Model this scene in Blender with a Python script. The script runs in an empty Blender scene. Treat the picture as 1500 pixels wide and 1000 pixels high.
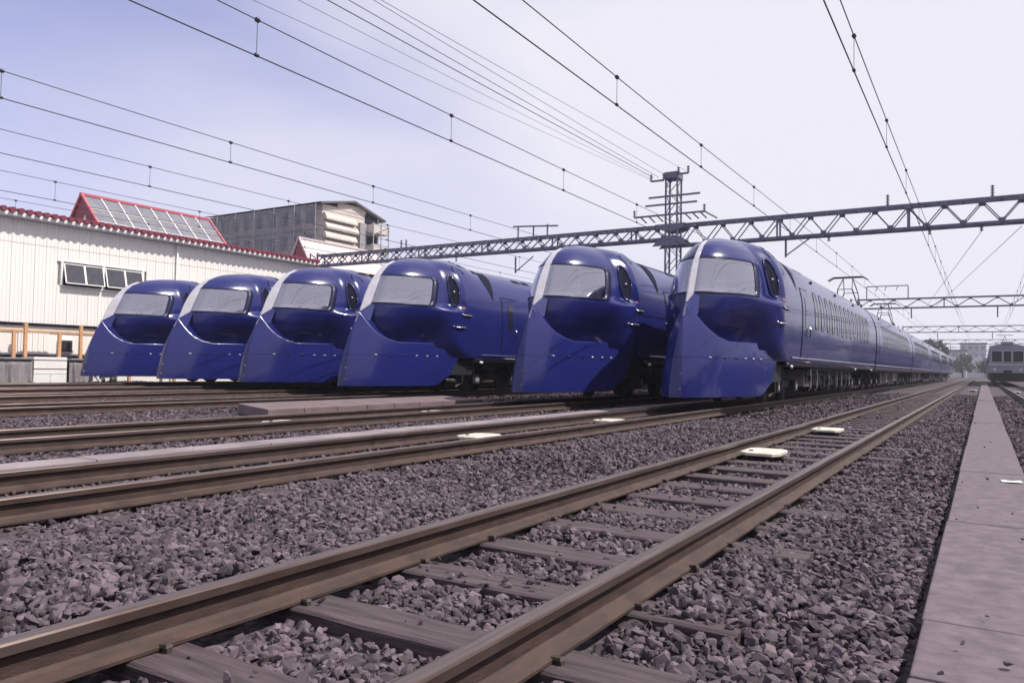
import bpy, math, random
import numpy as np
from mathutils import Vector, Matrix

random.seed(7)
rng = np.random.default_rng(7)
S = bpy.context.scene
C = S.collection
R_ = math.radians

# ------------------------------------------------------------------ camera, sky, sun, exposure
RX = (0.85216168, -0.00342739, -0.52326736)
RY = (0.52301874, 0.03708816, 0.85151387)
RZ = (0.01648855, -0.99930612, 0.0333977)
cam_d = bpy.data.cameras.new('camera')
cam_d.sensor_width = 36.0
cam_d.lens = 27.0
cam_d.clip_start = 0.05
cam_d.clip_end = 4000
cam = bpy.data.objects.new('camera', cam_d)
C.objects.link(cam)
# columns: camera right, up, back in world axes
M = Matrix(((RX[0], -RX[1], -RX[2], 0.0),
            (RY[0], -RY[1], -RY[2], 0.0),
            (RZ[0], -RZ[1], -RZ[2], 0.80),
            (0, 0, 0, 1)))
cam.matrix_world = M
S.camera = cam

SUN = Vector((0.90, 0.36, 1.35)).normalized()
SUN_EL = math.asin(SUN.z)
SUN_AZ = math.atan2(SUN.x, SUN.y)

W = bpy.data.worlds.new('World')
S.world = W
W.use_nodes = True
nt = W.node_tree
nt.nodes.clear()
def wn(t, **k):
    n = nt.nodes.new(t)
    for a, b in k.items():
        setattr(n, a, b)
    return n
out = wn('ShaderNodeOutputWorld')
sky = wn('ShaderNodeTexSky')
sky.sky_type = 'NISHITA'
sky.sun_disc = False
sky.sun_elevation = SUN_EL
sky.sun_rotation = SUN_AZ
sky.air_density = 1.0
sky.dust_density = 1.2
sky.ozone_density = 1.5
bg1 = wn('ShaderNodeBackground')
bg1.inputs['Strength'].default_value = 0.135
tint = wn('ShaderNodeMix', data_type='RGBA', blend_type='MULTIPLY')
tint.inputs[0].default_value = 1.0
tint.inputs[7].default_value = (1.10, 0.87, 1.20, 1)
nt.links.new(sky.outputs[0], tint.inputs[6])
nt.links.new(tint.outputs[2], bg1.inputs[0])
bg2 = wn('ShaderNodeBackground')
bg2.inputs['Color'].default_value = (0.865, 0.855, 0.95, 1)
bg2.inputs['Strength'].default_value = 0.90
tc = wn('ShaderNodeTexCoord')
sep = wn('ShaderNodeSeparateXYZ')
nt.links.new(tc.outputs['Generated'], sep.inputs[0])
def wm(op, a, b=None, clamp=False):
    n = wn('ShaderNodeMath', operation=op, use_clamp=clamp)
    for i, v in enumerate((a, b)):
        if v is None:
            continue
        if isinstance(v, (int, float)):
            n.inputs[i].default_value = v
        else:
            nt.links.new(v, n.inputs[i])
    return n.outputs[0]
# thin bright cloud and haze: thicker near the horizon and towards the sun
ab = wm('ABSOLUTE', sep.outputs['Z'])
low = wm('POWER', wm('SUBTRACT', 1.0, ab, True), 4.0)
dotn = wn('ShaderNodeVectorMath', operation='DOT_PRODUCT')
nt.links.new(tc.outputs['Generated'], dotn.inputs[0])
dotn.inputs[1].default_value = (SUN.x, SUN.y, SUN.z * 0.55)
sunside = wm('MULTIPLY', dotn.outputs['Value'], 1.35)
mp = wn('ShaderNodeMapping')
mp.inputs['Scale'].default_value = (1.0, 1.0, 2.4)
mp.inputs['Location'].default_value = (6.8, 3.6, 9.2)
nt.links.new(tc.outputs['Generated'], mp.inputs[0])
no = wn('ShaderNodeTexNoise')
no.inputs['Scale'].default_value = 1.5
no.inputs['Detail'].default_value = 7.0
no.inputs['Roughness'].default_value = 0.45
no.inputs['Distortion'].default_value = 0.3
nt.links.new(mp.outputs[0], no.inputs['Vector'])
cl = wm('MULTIPLY', wm('SUBTRACT', no.outputs['Fac'], 0.5), 1.7)
fac = wm('ADD', wm('ADD', wm('MULTIPLY', low, 0.42), sunside), wm('ADD', cl, 0.62))
fac = wm('MINIMUM', wm('MAXIMUM', fac, 0.10), 0.985)
mx = wn('ShaderNodeMixShader')
nt.links.new(fac, mx.inputs[0])
nt.links.new(bg1.outputs[0], mx.inputs[1])
nt.links.new(bg2.outputs[0], mx.inputs[2])
nt.links.new(mx.outputs[0], out.inputs['Surface'])

sl = bpy.data.lights.new('sun', 'SUN')
sl.energy = 5.0
sl.angle = R_(0.5)
sl.color = (1.0, 0.945, 0.86)
so = bpy.data.objects.new('sun', sl)
C.objects.link(so)
so.rotation_euler = (-SUN).to_track_quat('-Z', 'Y').to_euler()

S.view_settings.view_transform = 'Standard'
S.view_settings.look = 'None'
S.view_settings.exposure = 0.15
S.view_settings.gamma = 1.0
S.view_settings.use_curve_mapping = False
S.render.engine = 'CYCLES'
S.cycles.use_denoising = True
S.cycles.max_bounces = 8
S.cycles.transparent_max_bounces = 12

# ------------------------------------------------------------------ materials
MATS = {}
def mat(name, c1, c2=None, scale=6.0, rough=0.6, metal=0.0, bump=0.0, bscale=None, detail=5.0, coat=0.0,
        stretch=(1, 1, 1), island=0.0, spec=0.5, rvar=0.0, dist=0.02, coords='Object', lo=0.35, hi=0.65):
    m = bpy.data.materials.new(name)
    m.use_nodes = True
    t = m.node_tree
    b = t.nodes['Principled BSDF']
    b.inputs['Roughness'].default_value = rough
    b.inputs['Metallic'].default_value = metal
    b.inputs['Specular IOR Level'].default_value = spec
    if coat:
        b.inputs['Coat Weight'].default_value = coat
        b.inputs['Coat Roughness'].default_value = 0.04
    c2 = c2 or tuple(x * 0.75 for x in c1)
    tcn = t.nodes.new('ShaderNodeTexCoord')
    mpn = t.nodes.new('ShaderNodeMapping')
    mpn.inputs['Scale'].default_value = stretch
    t.links.new(tcn.outputs[coords], mpn.inputs[0])
    n = t.nodes.new('ShaderNodeTexNoise')
    n.inputs['Scale'].default_value = scale
    n.inputs['Detail'].default_value = detail
    n.inputs['Roughness'].default_value = 0.6
    t.links.new(mpn.outputs[0], n.inputs['Vector'])
    r = t.nodes.new('ShaderNodeValToRGB')
    r.color_ramp.elements[0].position = lo
    r.color_ramp.elements[1].position = hi
    r.color_ramp.elements[0].color = (*c1, 1)
    r.color_ramp.elements[1].color = (*c2, 1)
    t.links.new(n.outputs['Fac'], r.inputs[0])
    col = r.outputs[0]
    if island:
        g = t.nodes.new('ShaderNodeNewGeometry')
        mr = t.nodes.new('ShaderNodeMapRange')
        mr.inputs['To Min'].default_value = 1 - island
        mr.inputs['To Max'].default_value = 1 + island
        t.links.new(g.outputs['Random Per Island'], mr.inputs['Value'])
        hs = t.nodes.new('ShaderNodeHueSaturation')
        t.links.new(mr.outputs[0], hs.inputs['Value'])
        t.links.new(col, hs.inputs['Color'])
        col = hs.outputs[0]
    t.links.new(col, b.inputs['Base Color'])
    if rvar:
        mr2 = t.nodes.new('ShaderNodeMapRange')
        mr2.inputs['To Min'].default_value = max(0, rough - rvar)
        mr2.inputs['To Max'].default_value = rough + rvar
        t.links.new(n.outputs['Fac'], mr2.inputs['Value'])
        t.links.new(mr2.outputs[0], b.inputs['Roughness'])
    if bump:
        n2 = t.nodes.new('ShaderNodeTexNoise')
        n2.inputs['Scale'].default_value = bscale or scale * 4
        n2.inputs['Detail'].default_value = 6
        t.links.new(mpn.outputs[0], n2.inputs['Vector'])
        bp = t.nodes.new('ShaderNodeBump')
        bp.inputs['Strength'].default_value = bump
        bp.inputs['Distance'].default_value = dist
        t.links.new(n2.outputs['Fac'], bp.inputs['Height'])
        t.links.new(bp.outputs[0], b.inputs['Normal'])
    MATS[name] = m
    return m

mat('blue_paint', (0.0120, 0.0160, 0.122), (0.0102, 0.0138, 0.106), 1.2, 0.22, coat=0.30, bump=0.05, bscale=1.6, dist=0.03, spec=0.32, rvar=0.03)
mat('silver_paint', (0.50, 0.49, 0.56), (0.44, 0.43, 0.50), 3, 0.28, spec=0.5, coat=0.3)
mat('black_rubber', (0.012, 0.012, 0.018), (0.02, 0.02, 0.026), 8, 0.55)
mat('dark_recess', (0.008, 0.009, 0.024), (0.011, 0.012, 0.028), 5, 0.85, spec=0.12)  # as thin patches on the shell it draws the shade of hollows
mat('screen_border', (0.012, 0.014, 0.05), (0.014, 0.016, 0.055), 5, 0.3, spec=0.3)
mat('underframe', (0.014, 0.0135, 0.017), (0.008, 0.008, 0.010), 5, 0.6, bump=0.2)
mat('equipment_grey', (0.055, 0.053, 0.063), (0.026, 0.025, 0.031), 4, 0.5, bump=0.15)
mat('equipment_pale', (0.30, 0.29, 0.31), (0.18, 0.175, 0.19), 4, 0.45, bump=0.1)
mat('chrome', (0.72, 0.72, 0.76), (0.6, 0.6, 0.66), 6, 0.18, metal=1.0)
mat('side_glass', (0.012, 0.013, 0.02), (0.016, 0.017, 0.024), 3, 0.06, spec=0.6)
mat('lamp_lens', (0.75, 0.74, 0.72), (0.62, 0.61, 0.6), 20, 0.12, spec=0.7)
mat('lamp_glass', (0.30, 0.30, 0.36), (0.22, 0.22, 0.27), 20, 0.12, spec=0.6)
mat('amber_lens', (0.42, 0.15, 0.09), (0.34, 0.12, 0.07), 20, 0.2)
mat('cab_lining', (0.86, 0.86, 0.90), (0.82, 0.82, 0.86), 3, 0.6)
mat('cab_desk', (0.80, 0.79, 0.80), (0.72, 0.71, 0.73), 4, 0.5)
mat('seat_cloth', (0.02, 0.02, 0.026), (0.03, 0.03, 0.036), 30, 0.9)
mat('rail_steel', (0.062, 0.033, 0.027), (0.028, 0.016, 0.014), 7.0, 0.75, bump=0.5, bscale=60, stretch=(1.5, 0.8, 3), dist=0.004, detail=9)
mat('rail_head', (0.165, 0.125, 0.118), (0.088, 0.058, 0.050), 3.0, 0.36, metal=0.6, stretch=(14, 0.5, 1), bump=0.1, bscale=30, dist=0.002)
mat('sleeper_wood', (0.088, 0.061, 0.070), (0.034, 0.024, 0.029), 3.0, 0.8, bump=0.7, bscale=9, stretch=(0.7, 9, 9), dist=0.012, island=0.0)
mat('spike_iron', (0.032, 0.025, 0.026), (0.058, 0.038, 0.033), 20, 0.7)
mat('ballast_stone', (0.112, 0.083, 0.101), (0.052, 0.038, 0.047), 9, 0.85, bump=0.3, bscale=60, island=0.6, dist=0.006, coords='Object')
mat('ballast_bed', (0.088, 0.068, 0.084), (0.026, 0.021, 0.026), 24, 0.9, bump=1.0, bscale=17, dist=0.05, detail=8, lo=0.40, hi=0.58)
mat('concrete_walk', (0.148, 0.113, 0.130), (0.088, 0.066, 0.078), 9.0, 0.85, bump=0.35, bscale=55, dist=0.004, island=0.05, detail=9)
mat('concrete_trough', (0.27, 0.225, 0.24), (0.17, 0.138, 0.152), 1.6, 0.8, bump=0.3, bscale=40, dist=0.004, island=0.06, detail=8)
mat('deck_board', (0.170, 0.122, 0.128), (0.125, 0.088, 0.094), 2.0, 0.8, bump=0.3, bscale=30, island=0.07, dist=0.004)
mat('plate_cream', (0.66, 0.62, 0.53), (0.50, 0.46, 0.39), 9, 0.45, detail=8)
mat('gantry_steel', (0.17, 0.17, 0.235), (0.11, 0.11, 0.16), 5, 0.55, bump=0.15)
mat('wire', (0.035, 0.035, 0.05), (0.05, 0.05, 0.065), 5, 0.5)
mat('insulator', (0.10, 0.09, 0.10), (0.05, 0.045, 0.05), 8, 0.3)
mat('white_cladding', (0.80, 0.765, 0.735), (0.73, 0.69, 0.66), 1.2, 0.5, detail=8, stretch=(1, 1, 0.25), lo=0.3, hi=0.75)
mat('white_trim', (0.80, 0.78, 0.77), (0.72, 0.70, 0.69), 3, 0.5)
mat('red_tile', (0.22, 0.035, 0.06), (0.13, 0.022, 0.04), 4, 0.45, island=0.2)
mat('red_frame', (0.52, 0.12, 0.15), (0.44, 0.10, 0.13), 4, 0.45)
mat('red_gable', (0.26, 0.07, 0.085), (0.22, 0.06, 0.07), 4, 0.6)
mat('roof_glass', (0.19, 0.19, 0.22), (0.14, 0.14, 0.17), 3, 0.25, spec=0.5)
mat('hopper_glass', (0.055, 0.055, 0.07), (0.075, 0.075, 0.09), 3, 0.2, spec=0.3)
mat('orange_steel', (0.60, 0.34, 0.19), (0.50, 0.27, 0.14), 5, 0.5)
mat('grey_sheet', (0.26, 0.235, 0.25), (0.15, 0.135, 0.15), 3, 0.8, stretch=(3, 3, 0.4), bump=0.3, bscale=4)
mat('cream_band', (0.80, 0.72, 0.62), (0.74, 0.66, 0.56), 3, 0.6)
mat('scaffold_net', (0.36, 0.36, 0.40), (0.20, 0.20, 0.24), 1.2, 0.85, stretch=(1, 1, 0.35), bump=0.3, bscale=3, dist=0.1)
mat('scaffold_pole', (0.40, 0.40, 0.44), (0.3, 0.3, 0.34), 4, 0.5)
mat('apartment_cream', (0.58, 0.52, 0.48), (0.48, 0.43, 0.40), 1.5, 0.75)
mat('apartment_shade', (0.32, 0.29, 0.31), (0.25, 0.23, 0.25), 2, 0.8)
mat('roof_dark', (0.14, 0.12, 0.14), (0.10, 0.09, 0.10), 2, 0.7)
mat('pale_roof', (0.60, 0.52, 0.52), (0.50, 0.42, 0.43), 1.5, 0.6, stretch=(1, 4, 1))
mat('commuter_body', (0.27, 0.28, 0.34), (0.22, 0.23, 0.29), 3, 0.4)
mat('far_wall', (0.55, 0.53, 0.58), (0.46, 0.44, 0.5), 0.6, 0.8)
mat('far_wall_grey', (0.32, 0.32, 0.37), (0.26, 0.26, 0.3), 0.6, 0.8)
mat('foliage', (0.060, 0.080, 0.050), (0.035, 0.050, 0.032), 1.5, 0.8, island=0.45)
mat('bark', (0.08, 0.06, 0.05), (0.05, 0.04, 0.035), 4, 0.9)
mat('hill_green', (0.07, 0.085, 0.075), (0.045, 0.06, 0.05), 0.05, 0.9)

def net_mat():
    m = MATS['scaffold_net']
    t = m.node_tree
    o = t.nodes['Material Output']
    b = t.nodes['Principled BSDF']
    tr = t.nodes.new('ShaderNodeBsdfTransparent')
    mx_ = t.nodes.new('ShaderNodeMixShader')
    mx_.inputs[0].default_value = 0.55
    t.links.new(tr.outputs[0], mx_.inputs[1])
    t.links.new(b.outputs[0], mx_.inputs[2])
    t.links.new(mx_.outputs[0], o.inputs[0])
net_mat()

# see-through windscreen: part clear, part mirror
def glass_mat():
    m = bpy.data.materials.new('windscreen_glass')
    m.use_nodes = True
    t = m.node_tree
    t.nodes.clear()
    o = t.nodes.new('ShaderNodeOutputMaterial')
    g = t.nodes.new('ShaderNodeBsdfGlossy')
    g.inputs['Color'].default_value = (0.86, 0.85, 0.97, 1)
    g.inputs['Roughness'].default_value = 0.03
    tr = t.nodes.new('ShaderNodeBsdfTransparent')
    tr.inputs['Color'].default_value = (0.95, 0.95, 0.98, 1)
    fr = t.nodes.new('ShaderNodeFresnel')
    fr.inputs['IOR'].default_value = 1.55
    a = t.nodes.new('ShaderNodeMath')
    a.operation = 'ADD'
    a.use_clamp = True
    a.inputs[1].default_value = 0.36
    t.links.new(fr.outputs[0], a.inputs[0])
    mxn = t.nodes.new('ShaderNodeMixShader')
    t.links.new(a.outputs[0], mxn.inputs[0])
    t.links.new(tr.outputs[0], mxn.inputs[1])
    t.links.new(g.outputs[0], mxn.inputs[2])
    t.links.new(mxn.outputs[0], o.inputs[0])
    MATS['windscreen_glass'] = m
glass_mat()

# ------------------------------------------------------------------ helpers
class MB:
    def __init__(s):
        s.v = []
        s.f = []
    def add(s, vs, fs):
        o = len(s.v)
        s.v += [tuple(map(float, v)) for v in vs]
        s.f += [tuple(i + o for i in f) for f in fs]
        return s
    def box(s, x0, x1, y0, y1, z0, z1):
        v = [(x0, y0, z0), (x1, y0, z0), (x1, y1, z0), (x0, y1, z0), (x0, y0, z1), (x1, y0, z1), (x1, y1, z1), (x0, y1, z1)]
        return s.add(v, [(3, 2, 1, 0), (4, 5, 6, 7), (0, 1, 5, 4), (1, 2, 6, 5), (2, 3, 7, 6), (3, 0, 4, 7)])
    def bar(s, p, q, w, h=None):
        h = h or w
        p, q = Vector(p), Vector(q)
        d = (q - p).normalized()
        up = Vector((0, 0, 1)) if abs(d.z) < 0.95 else Vector((0, 1, 0))
        a = d.cross(up).normalized()
        b = a.cross(d).normalized()
        vs = []
        for c in (p, q):
            for i, j in ((-1, -1), (1, -1), (1, 1), (-1, 1)):
                vs.append(c + a * (i * w / 2) + b * (j * h / 2))
        return s.add(vs, [(0, 1, 2, 3), (7, 6, 5, 4), (0, 4, 5, 1), (1, 5, 6, 2), (2, 6, 7, 3), (3, 7, 4, 0)])
    def tube(s, pts, r, n=6):
        rings = []
        pts = [Vector(p) for p in pts]
        for i, p in enumerate(pts):
            d = (pts[min(i + 1, len(pts) - 1)] - pts[max(i - 1, 0)]).normalized()
            up = Vector((0, 0, 1)) if abs(d.z) < 0.95 else Vector((0, 1, 0))
            a = d.cross(up).normalized()
            b = a.cross(d).normalized()
            rr = r[i] if isinstance(r, (list, tuple)) else r
            rings.append([p + (a * math.cos(6.2832 * k / n) + b * math.sin(6.2832 * k / n)) * rr for k in range(n)])
        vs = [v for ring in rings for v in ring]
        fs = []
        for i in range(len(rings) - 1):
            for k in range(n):
                k2 = (k + 1) % n
                fs.append((i * n + k, i * n + k2, (i + 1) * n + k2, (i + 1) * n + k))
        fs.append(tuple(range(n - 1, -1, -1)))
        fs.append(tuple((len(rings) - 1) * n + k for k in range(n)))
        return s.add(vs, fs)
    def disc(s, c, r, t, axis='x', n=20):
        a = {'x': (1, 0, 0), 'y': (0, 1, 0), 'z': (0, 0, 1)}[axis]
        c = Vector(c)
        a = Vector(a)
        return s.tube([c - a * t / 2, c + a * t / 2], r, n)
    def prism(s, poly, y0, y1):
        n = len(poly)
        vs = [(x, y0, z) for x, z in poly] + [(x, y1, z) for x, z in poly]
        fs = [tuple(range(n)), tuple(range(2 * n - 1, n - 1, -1))]
        fs += [((i + 1) % n, i, n + i, n + (i + 1) % n) for i in range(n)]
        return s.add(vs, fs)
    def build(s, name, m, parent=None, smooth=False, loc=None, bevel=0.0):
        me = bpy.data.meshes.new(name)
        me.from_pydata(s.v, [], s.f)
        me.materials.append(MATS[m] if isinstance(m, str) else m)
        if smooth:
            me.polygons.foreach_set('use_smooth', [True] * len(me.polygons))
        me.update()
        o = bpy.data.objects.new(name, me)
        C.objects.link(o)
        if parent:
            o.parent = parent
        if loc:
            o.location = loc
        if bevel:
            md = o.modifiers.new('bevel', 'BEVEL')
            md.width = bevel
            md.segments = 2
        return o

def grid(name, P, m, parent=None, smooth=True, flip=False, keep=None):
    n, k = len(P), len(P[0])
    b = MB()
    vs = [p for row in P for p in row]
    fs = []
    for i in range(n - 1):
        for j in range(k - 1):
            if keep is not None and not keep[i][j]:
                continue
            q = (i * k + j, i * k + j + 1, (i + 1) * k + j + 1, (i + 1) * k + j)
            fs.append(q[::-1] if flip else q)
    b.add(vs, fs)
    return b.build(name, m, parent, smooth)

def tag(o, label=None, cat=None, group=None, kind=None):
    if label: o['label'] = label
    if cat: o['category'] = cat
    if group: o['group'] = group
    if kind: o['kind'] = kind
    return o

def empty(name, loc=(0, 0, 0), parent=None):
    o = bpy.data.objects.new(name, None)
    o.empty_display_size = 0.3
    C.objects.link(o)
    o.location = loc
    if parent: o.parent = parent
    return o

def copy_tree(o, parent=None, skip=()):
    c = o.copy()
    C.objects.link(c)
    if parent: c.parent = parent
    for ch in list(o.children):
        if ch.name.split('.')[0] in skip:
            continue
        copy_tree(ch, c, skip)
    return c

def inst(src, parent, loc, rot=None, scale=None):
    c = src.copy()
    C.objects.link(c)
    c.parent = parent
    c.location = loc
    if rot: c.rotation_euler = rot
    if scale: c.scale = scale
    return c

GZ = -0.20     # ballast level; z = 0 is the top of the rails

# ------------------------------------------------------------------ ground
g = MB()
xs = [-900, -300, -120, -60, -30, -10, 10, 40, 200, 900]
ys = [-60, 0, 30, 60, 120, 250, 600, 2500]
for i in range(len(xs) - 1):
    for j in range(len(ys) - 1):
        g.add([(xs[i], ys[j], GZ - .02), (xs[i + 1], ys[j], GZ - .02), (xs[i + 1], ys[j + 1], GZ - .02), (xs[i], ys[j + 1], GZ - .02)], [(0, 1, 2, 3)])
tag(g.build('ground', 'ballast_bed'), 'dark purple-grey ballast bed spread under all the tracks', kind='structure')

# ------------------------------------------------------------------ tracks
# rail section: half profile mirrored (x, z)
HW = 0.0325
prof = [(0.0635, -0.153), (0.0635, -0.142), (0.020, -0.122), (0.0085, -0.110), (0.0085, -0.055), (0.016, -0.046),
        (HW, -0.038), (HW, -0.010), (HW - .004, -0.003), (HW - .013, 0.0)]
RP = prof + [(-x, z) for x, z in reversed(prof)]
def make_rail(y0, y1, parent, x):
    n = len(RP)
    ysn = np.linspace(y0, y1, 12)
    b = MB()
    vs = [(px, y, pz) for y in ysn for px, pz in RP]
    fs = []
    head = []
    for i in range(len(ysn) - 1):
        for k in range(n):
            k2 = (k + 1) % n
            fs.append((i * n + k, (i + 1) * n + k, (i + 1) * n + k2, i * n + k2))
            head.append(1 if (6 <= k <= n - 8) else 0)
    fs.append(tuple(range(n)))
    fs.append(tuple((len(ysn) - 1) * n + k for k in reversed(range(n))))
    head += [0, 0]
    b.add(vs, fs)
    o = b.build('rail', 'rail_steel', parent)
    o.data.materials.append(MATS['rail_head'])
    o.data.polygons.foreach_set('material_index', head)
    o.location = (x, 0, 0)
    return o

SL_W, SL_H, SL_L = 0.225, 0.14, 2.1
def sleeper_mesh(seed):
    r = random.Random(seed)
    b = MB()
    nx, ny = 9, 2
    L, Wd = SL_L / 2, SL_W / 2
    top = []
    for i in range(nx + 1):
        x = -L + 2 * L * i / nx
        j = r.uniform(-.006, .006)
        top.append([(x, -Wd + j, -0.012), (x, -Wd + .012 + j, r.uniform(-.003, .0)), (x, r.uniform(-.02, .02), r.uniform(-.008, 0)),
                    (x, Wd - .012 - j, r.uniform(-.003, .0)), (x, Wd - j, -0.012)])
    vs = [p for row in top for p in row] + [(row[0][0], row[0][1], -SL_H) for row in top] + [(row[4][0], row[4][1], -SL_H) for row in top]
    fs = []
    for i in range(nx):
        for k in range(4):
            fs.append((i * 5 + k, (i + 1) * 5 + k, (i + 1) * 5 + k + 1, i * 5 + k + 1))
        a = (nx + 1) * 5
        fs.append((i * 5, a + i, a + i + 1, (i + 1) * 5))
        c = a + nx + 1
        fs.append((i * 5 + 4, (i + 1) * 5 + 4, c + i + 1, c + i))
    a = (nx + 1) * 5
    c = a + nx + 1
    fs.append((0, 1, 2, 3, 4, c, a))
    fs.append((nx * 5 + 4, nx * 5 + 3, nx * 5 + 2, nx * 5 + 1, nx * 5, a + nx, c + nx))
    b.add(vs, fs)
    me = bpy.data.meshes.new('sleeper')
    me.from_pydata(b.v, [], b.f)
    me.materials.append(MATS['sleeper_wood'])
    return me
SLM = [sleeper_mesh(i) for i in range(7)]
def spike_mesh():
    b = MB()
    b.box(-.012, .018, -.012, .012, -.02, .030)
    b.add([(-.046, -.016, .026), (.020, -.018, .030), (.020, .018, .030), (-.046, .016, .026),
           (-.034, -.010, .040), (.012, -.012, .046), (.012, .012, .046), (-.034, .010, .040)],
          [(3, 2, 1, 0), (4, 5, 6, 7), (0, 1, 5, 4), (1, 2, 6, 5), (2, 3, 7, 6), (3, 0, 4, 7)])
    me = bpy.data.meshes.new('spike')
    me.from_pydata(b.v, [], b.f)
    me.materials.append(MATS['spike_iron'])
    return me
SPM = spike_mesh()
GA = 0.565
def track(name, x, y0, y1, sl_y0, sl_y1, label, spikes_to=0, pitch=0.61, rails=(-GA, GA), slz=-0.156):
    t = empty(name, (x, 0, 0))
    tag(t, label, 'railway track', 'parallel yard tracks')
    for rx in rails:
        make_rail(y0, y1, t, rx)
    y = sl_y0
    k = 0
    while y < sl_y1:
        o = bpy.data.objects.new('sleeper', SLM[(k * 3 + 1) % 7])
        C.objects.link(o)
        o.parent = t
        o.location = (random.uniform(-.03, .03), y + random.uniform(-.015, .015), slz)
        o.rotation_euler = (0, 0, random.uniform(-.012, .012))
        if y < spikes_to:
            for rx in rails:
                for sgn in (1, -1):
                    sp = bpy.data.objects.new('spike', SPM)
                    C.objects.link(sp)
                    sp.parent = o
                    sp.location = (rx - o.location.x + sgn * .082, random.uniform(-.05, .05), -.006)
                    sp.rotation_euler = (0, 0, (0 if sgn > 0 else math.pi) + random.uniform(-.25, .25))
                    sp.scale = (.8, .8, random.uniform(.55, .85))
        y += pitch
        k += 1
    return t

FGX = -1.82
SL0 = 0.55
TX = {6: -5.39, 5: -8.92, 4: -14.29, 3: -18.56, 2: -22.70, 1: -27.09}
TY = {6: 15.07, 5: 14.67, 4: 14.67, 3: 14.97, 2: 15.10, 1: 15.08}
FG_SL = 1.60
track('railway_track', FGX, -3, 260, FG_SL - 4 * .67, 44, 'rusty empty track in the foreground with bare wooden sleepers', 12, pitch=.67)
track('railway_track', TX[6], -3, 260, 1.0, 15, 'rusty track under the long blue train nearest the walkway', 9, slz=-0.165)
track('railway_track', TX[5], -3, 75, 1.0, 15, 'rusty track between the pale trough and the low deck', 0, slz=-0.175)
track('railway_track', TX[4], -3, 75, 2.0, 14, 'rusty track just beyond the low deck', 0, slz=-0.18)
track('railway_track', TX[3], -3, 75, 4.0, 13, 'rusty track under the third blue train from the workshop wall', 0, slz=-0.18)
track('railway_track', TX[2], -3, 75, 5.0, 13, 'rusty track under the second blue train from the workshop wall', 0, slz=-0.18)
track('railway_track', TX[1], -3, 75, 5.0, 13, 'rusty track under the blue train beside the workshop wall', 0, slz=-0.18)
track('railway_track', 1.78, -3, 260, 8.0, 40, 'track on the far side of the concrete walkway', 0, slz=-0.175)

# ------------------------------------------------------------------ ballast stones
def rock_variants(n, npts, seed):
    import bmesh
    r = np.random.default_rng(seed)
    outv = []
    for _ in range(n):
        p = r.normal(size=(npts, 3))
        p /= np.linalg.norm(p, axis=1)[:, None]
        p *= r.uniform(0.84, 1.06, size=(npts, 1))
        p *= np.array([1.06, r.uniform(.66, .98), r.uniform(.42, .66)])
        bm = bmesh.new()
        for q in p:
            bm.verts.new(q)
        res = bmesh.ops.convex_hull(bm, input=list(bm.verts))
        bmesh.ops.delete(bm, geom=[e for e in set(res['geom_interior']) | set(res['geom_unused']) if isinstance(e, bmesh.types.BMVert)], context='VERTS')
        bmesh.ops.triangulate(bm, faces=bm.faces[:])
        bm.verts.ensure_lookup_table()
        bm.verts.index_update()
        V = np.array([v.co[:] for v in bm.verts])
        F = np.array([[v.index for v in f.verts] for f in bm.faces])
        bm.free()
        outv.append((V, F))
    return outv
near_r = rock_variants(18, 17, 3)
far_r = rock_variants(12, 10, 4)

def ballast_height(x, y):
    z = np.full(x.shape, GZ)
    d = np.abs(x - FGX)
    z = np.where(d < 1.05, -0.200, z)                     # between the sleepers a little low
    z = np.where((d >= .70) & (x > FGX), np.where(y > 2.9, -0.172, -0.19), z)
    z = np.where((d >= 1.25) & (x > FGX), -0.19 + 0.015 * np.sin(x * 3 + y), z)
    z = np.where((d >= .66) & (x < FGX), -0.16, z)
    z = np.where((x > -4.2) & (x < -2.95), GZ + 0.035, z)    # shoulder between the tracks
    z += 0.012 * np.sin(x * 2.1 + 1.3 * y) + 0.010 * np.sin(y * 3.7 - x * 1.9)
    for k in (6, 5, 4, 3, 2, 1):
        dd = np.abs(x - TX[k])
        z = np.where(dd < 1.1, -0.185, z)
    return z

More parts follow.
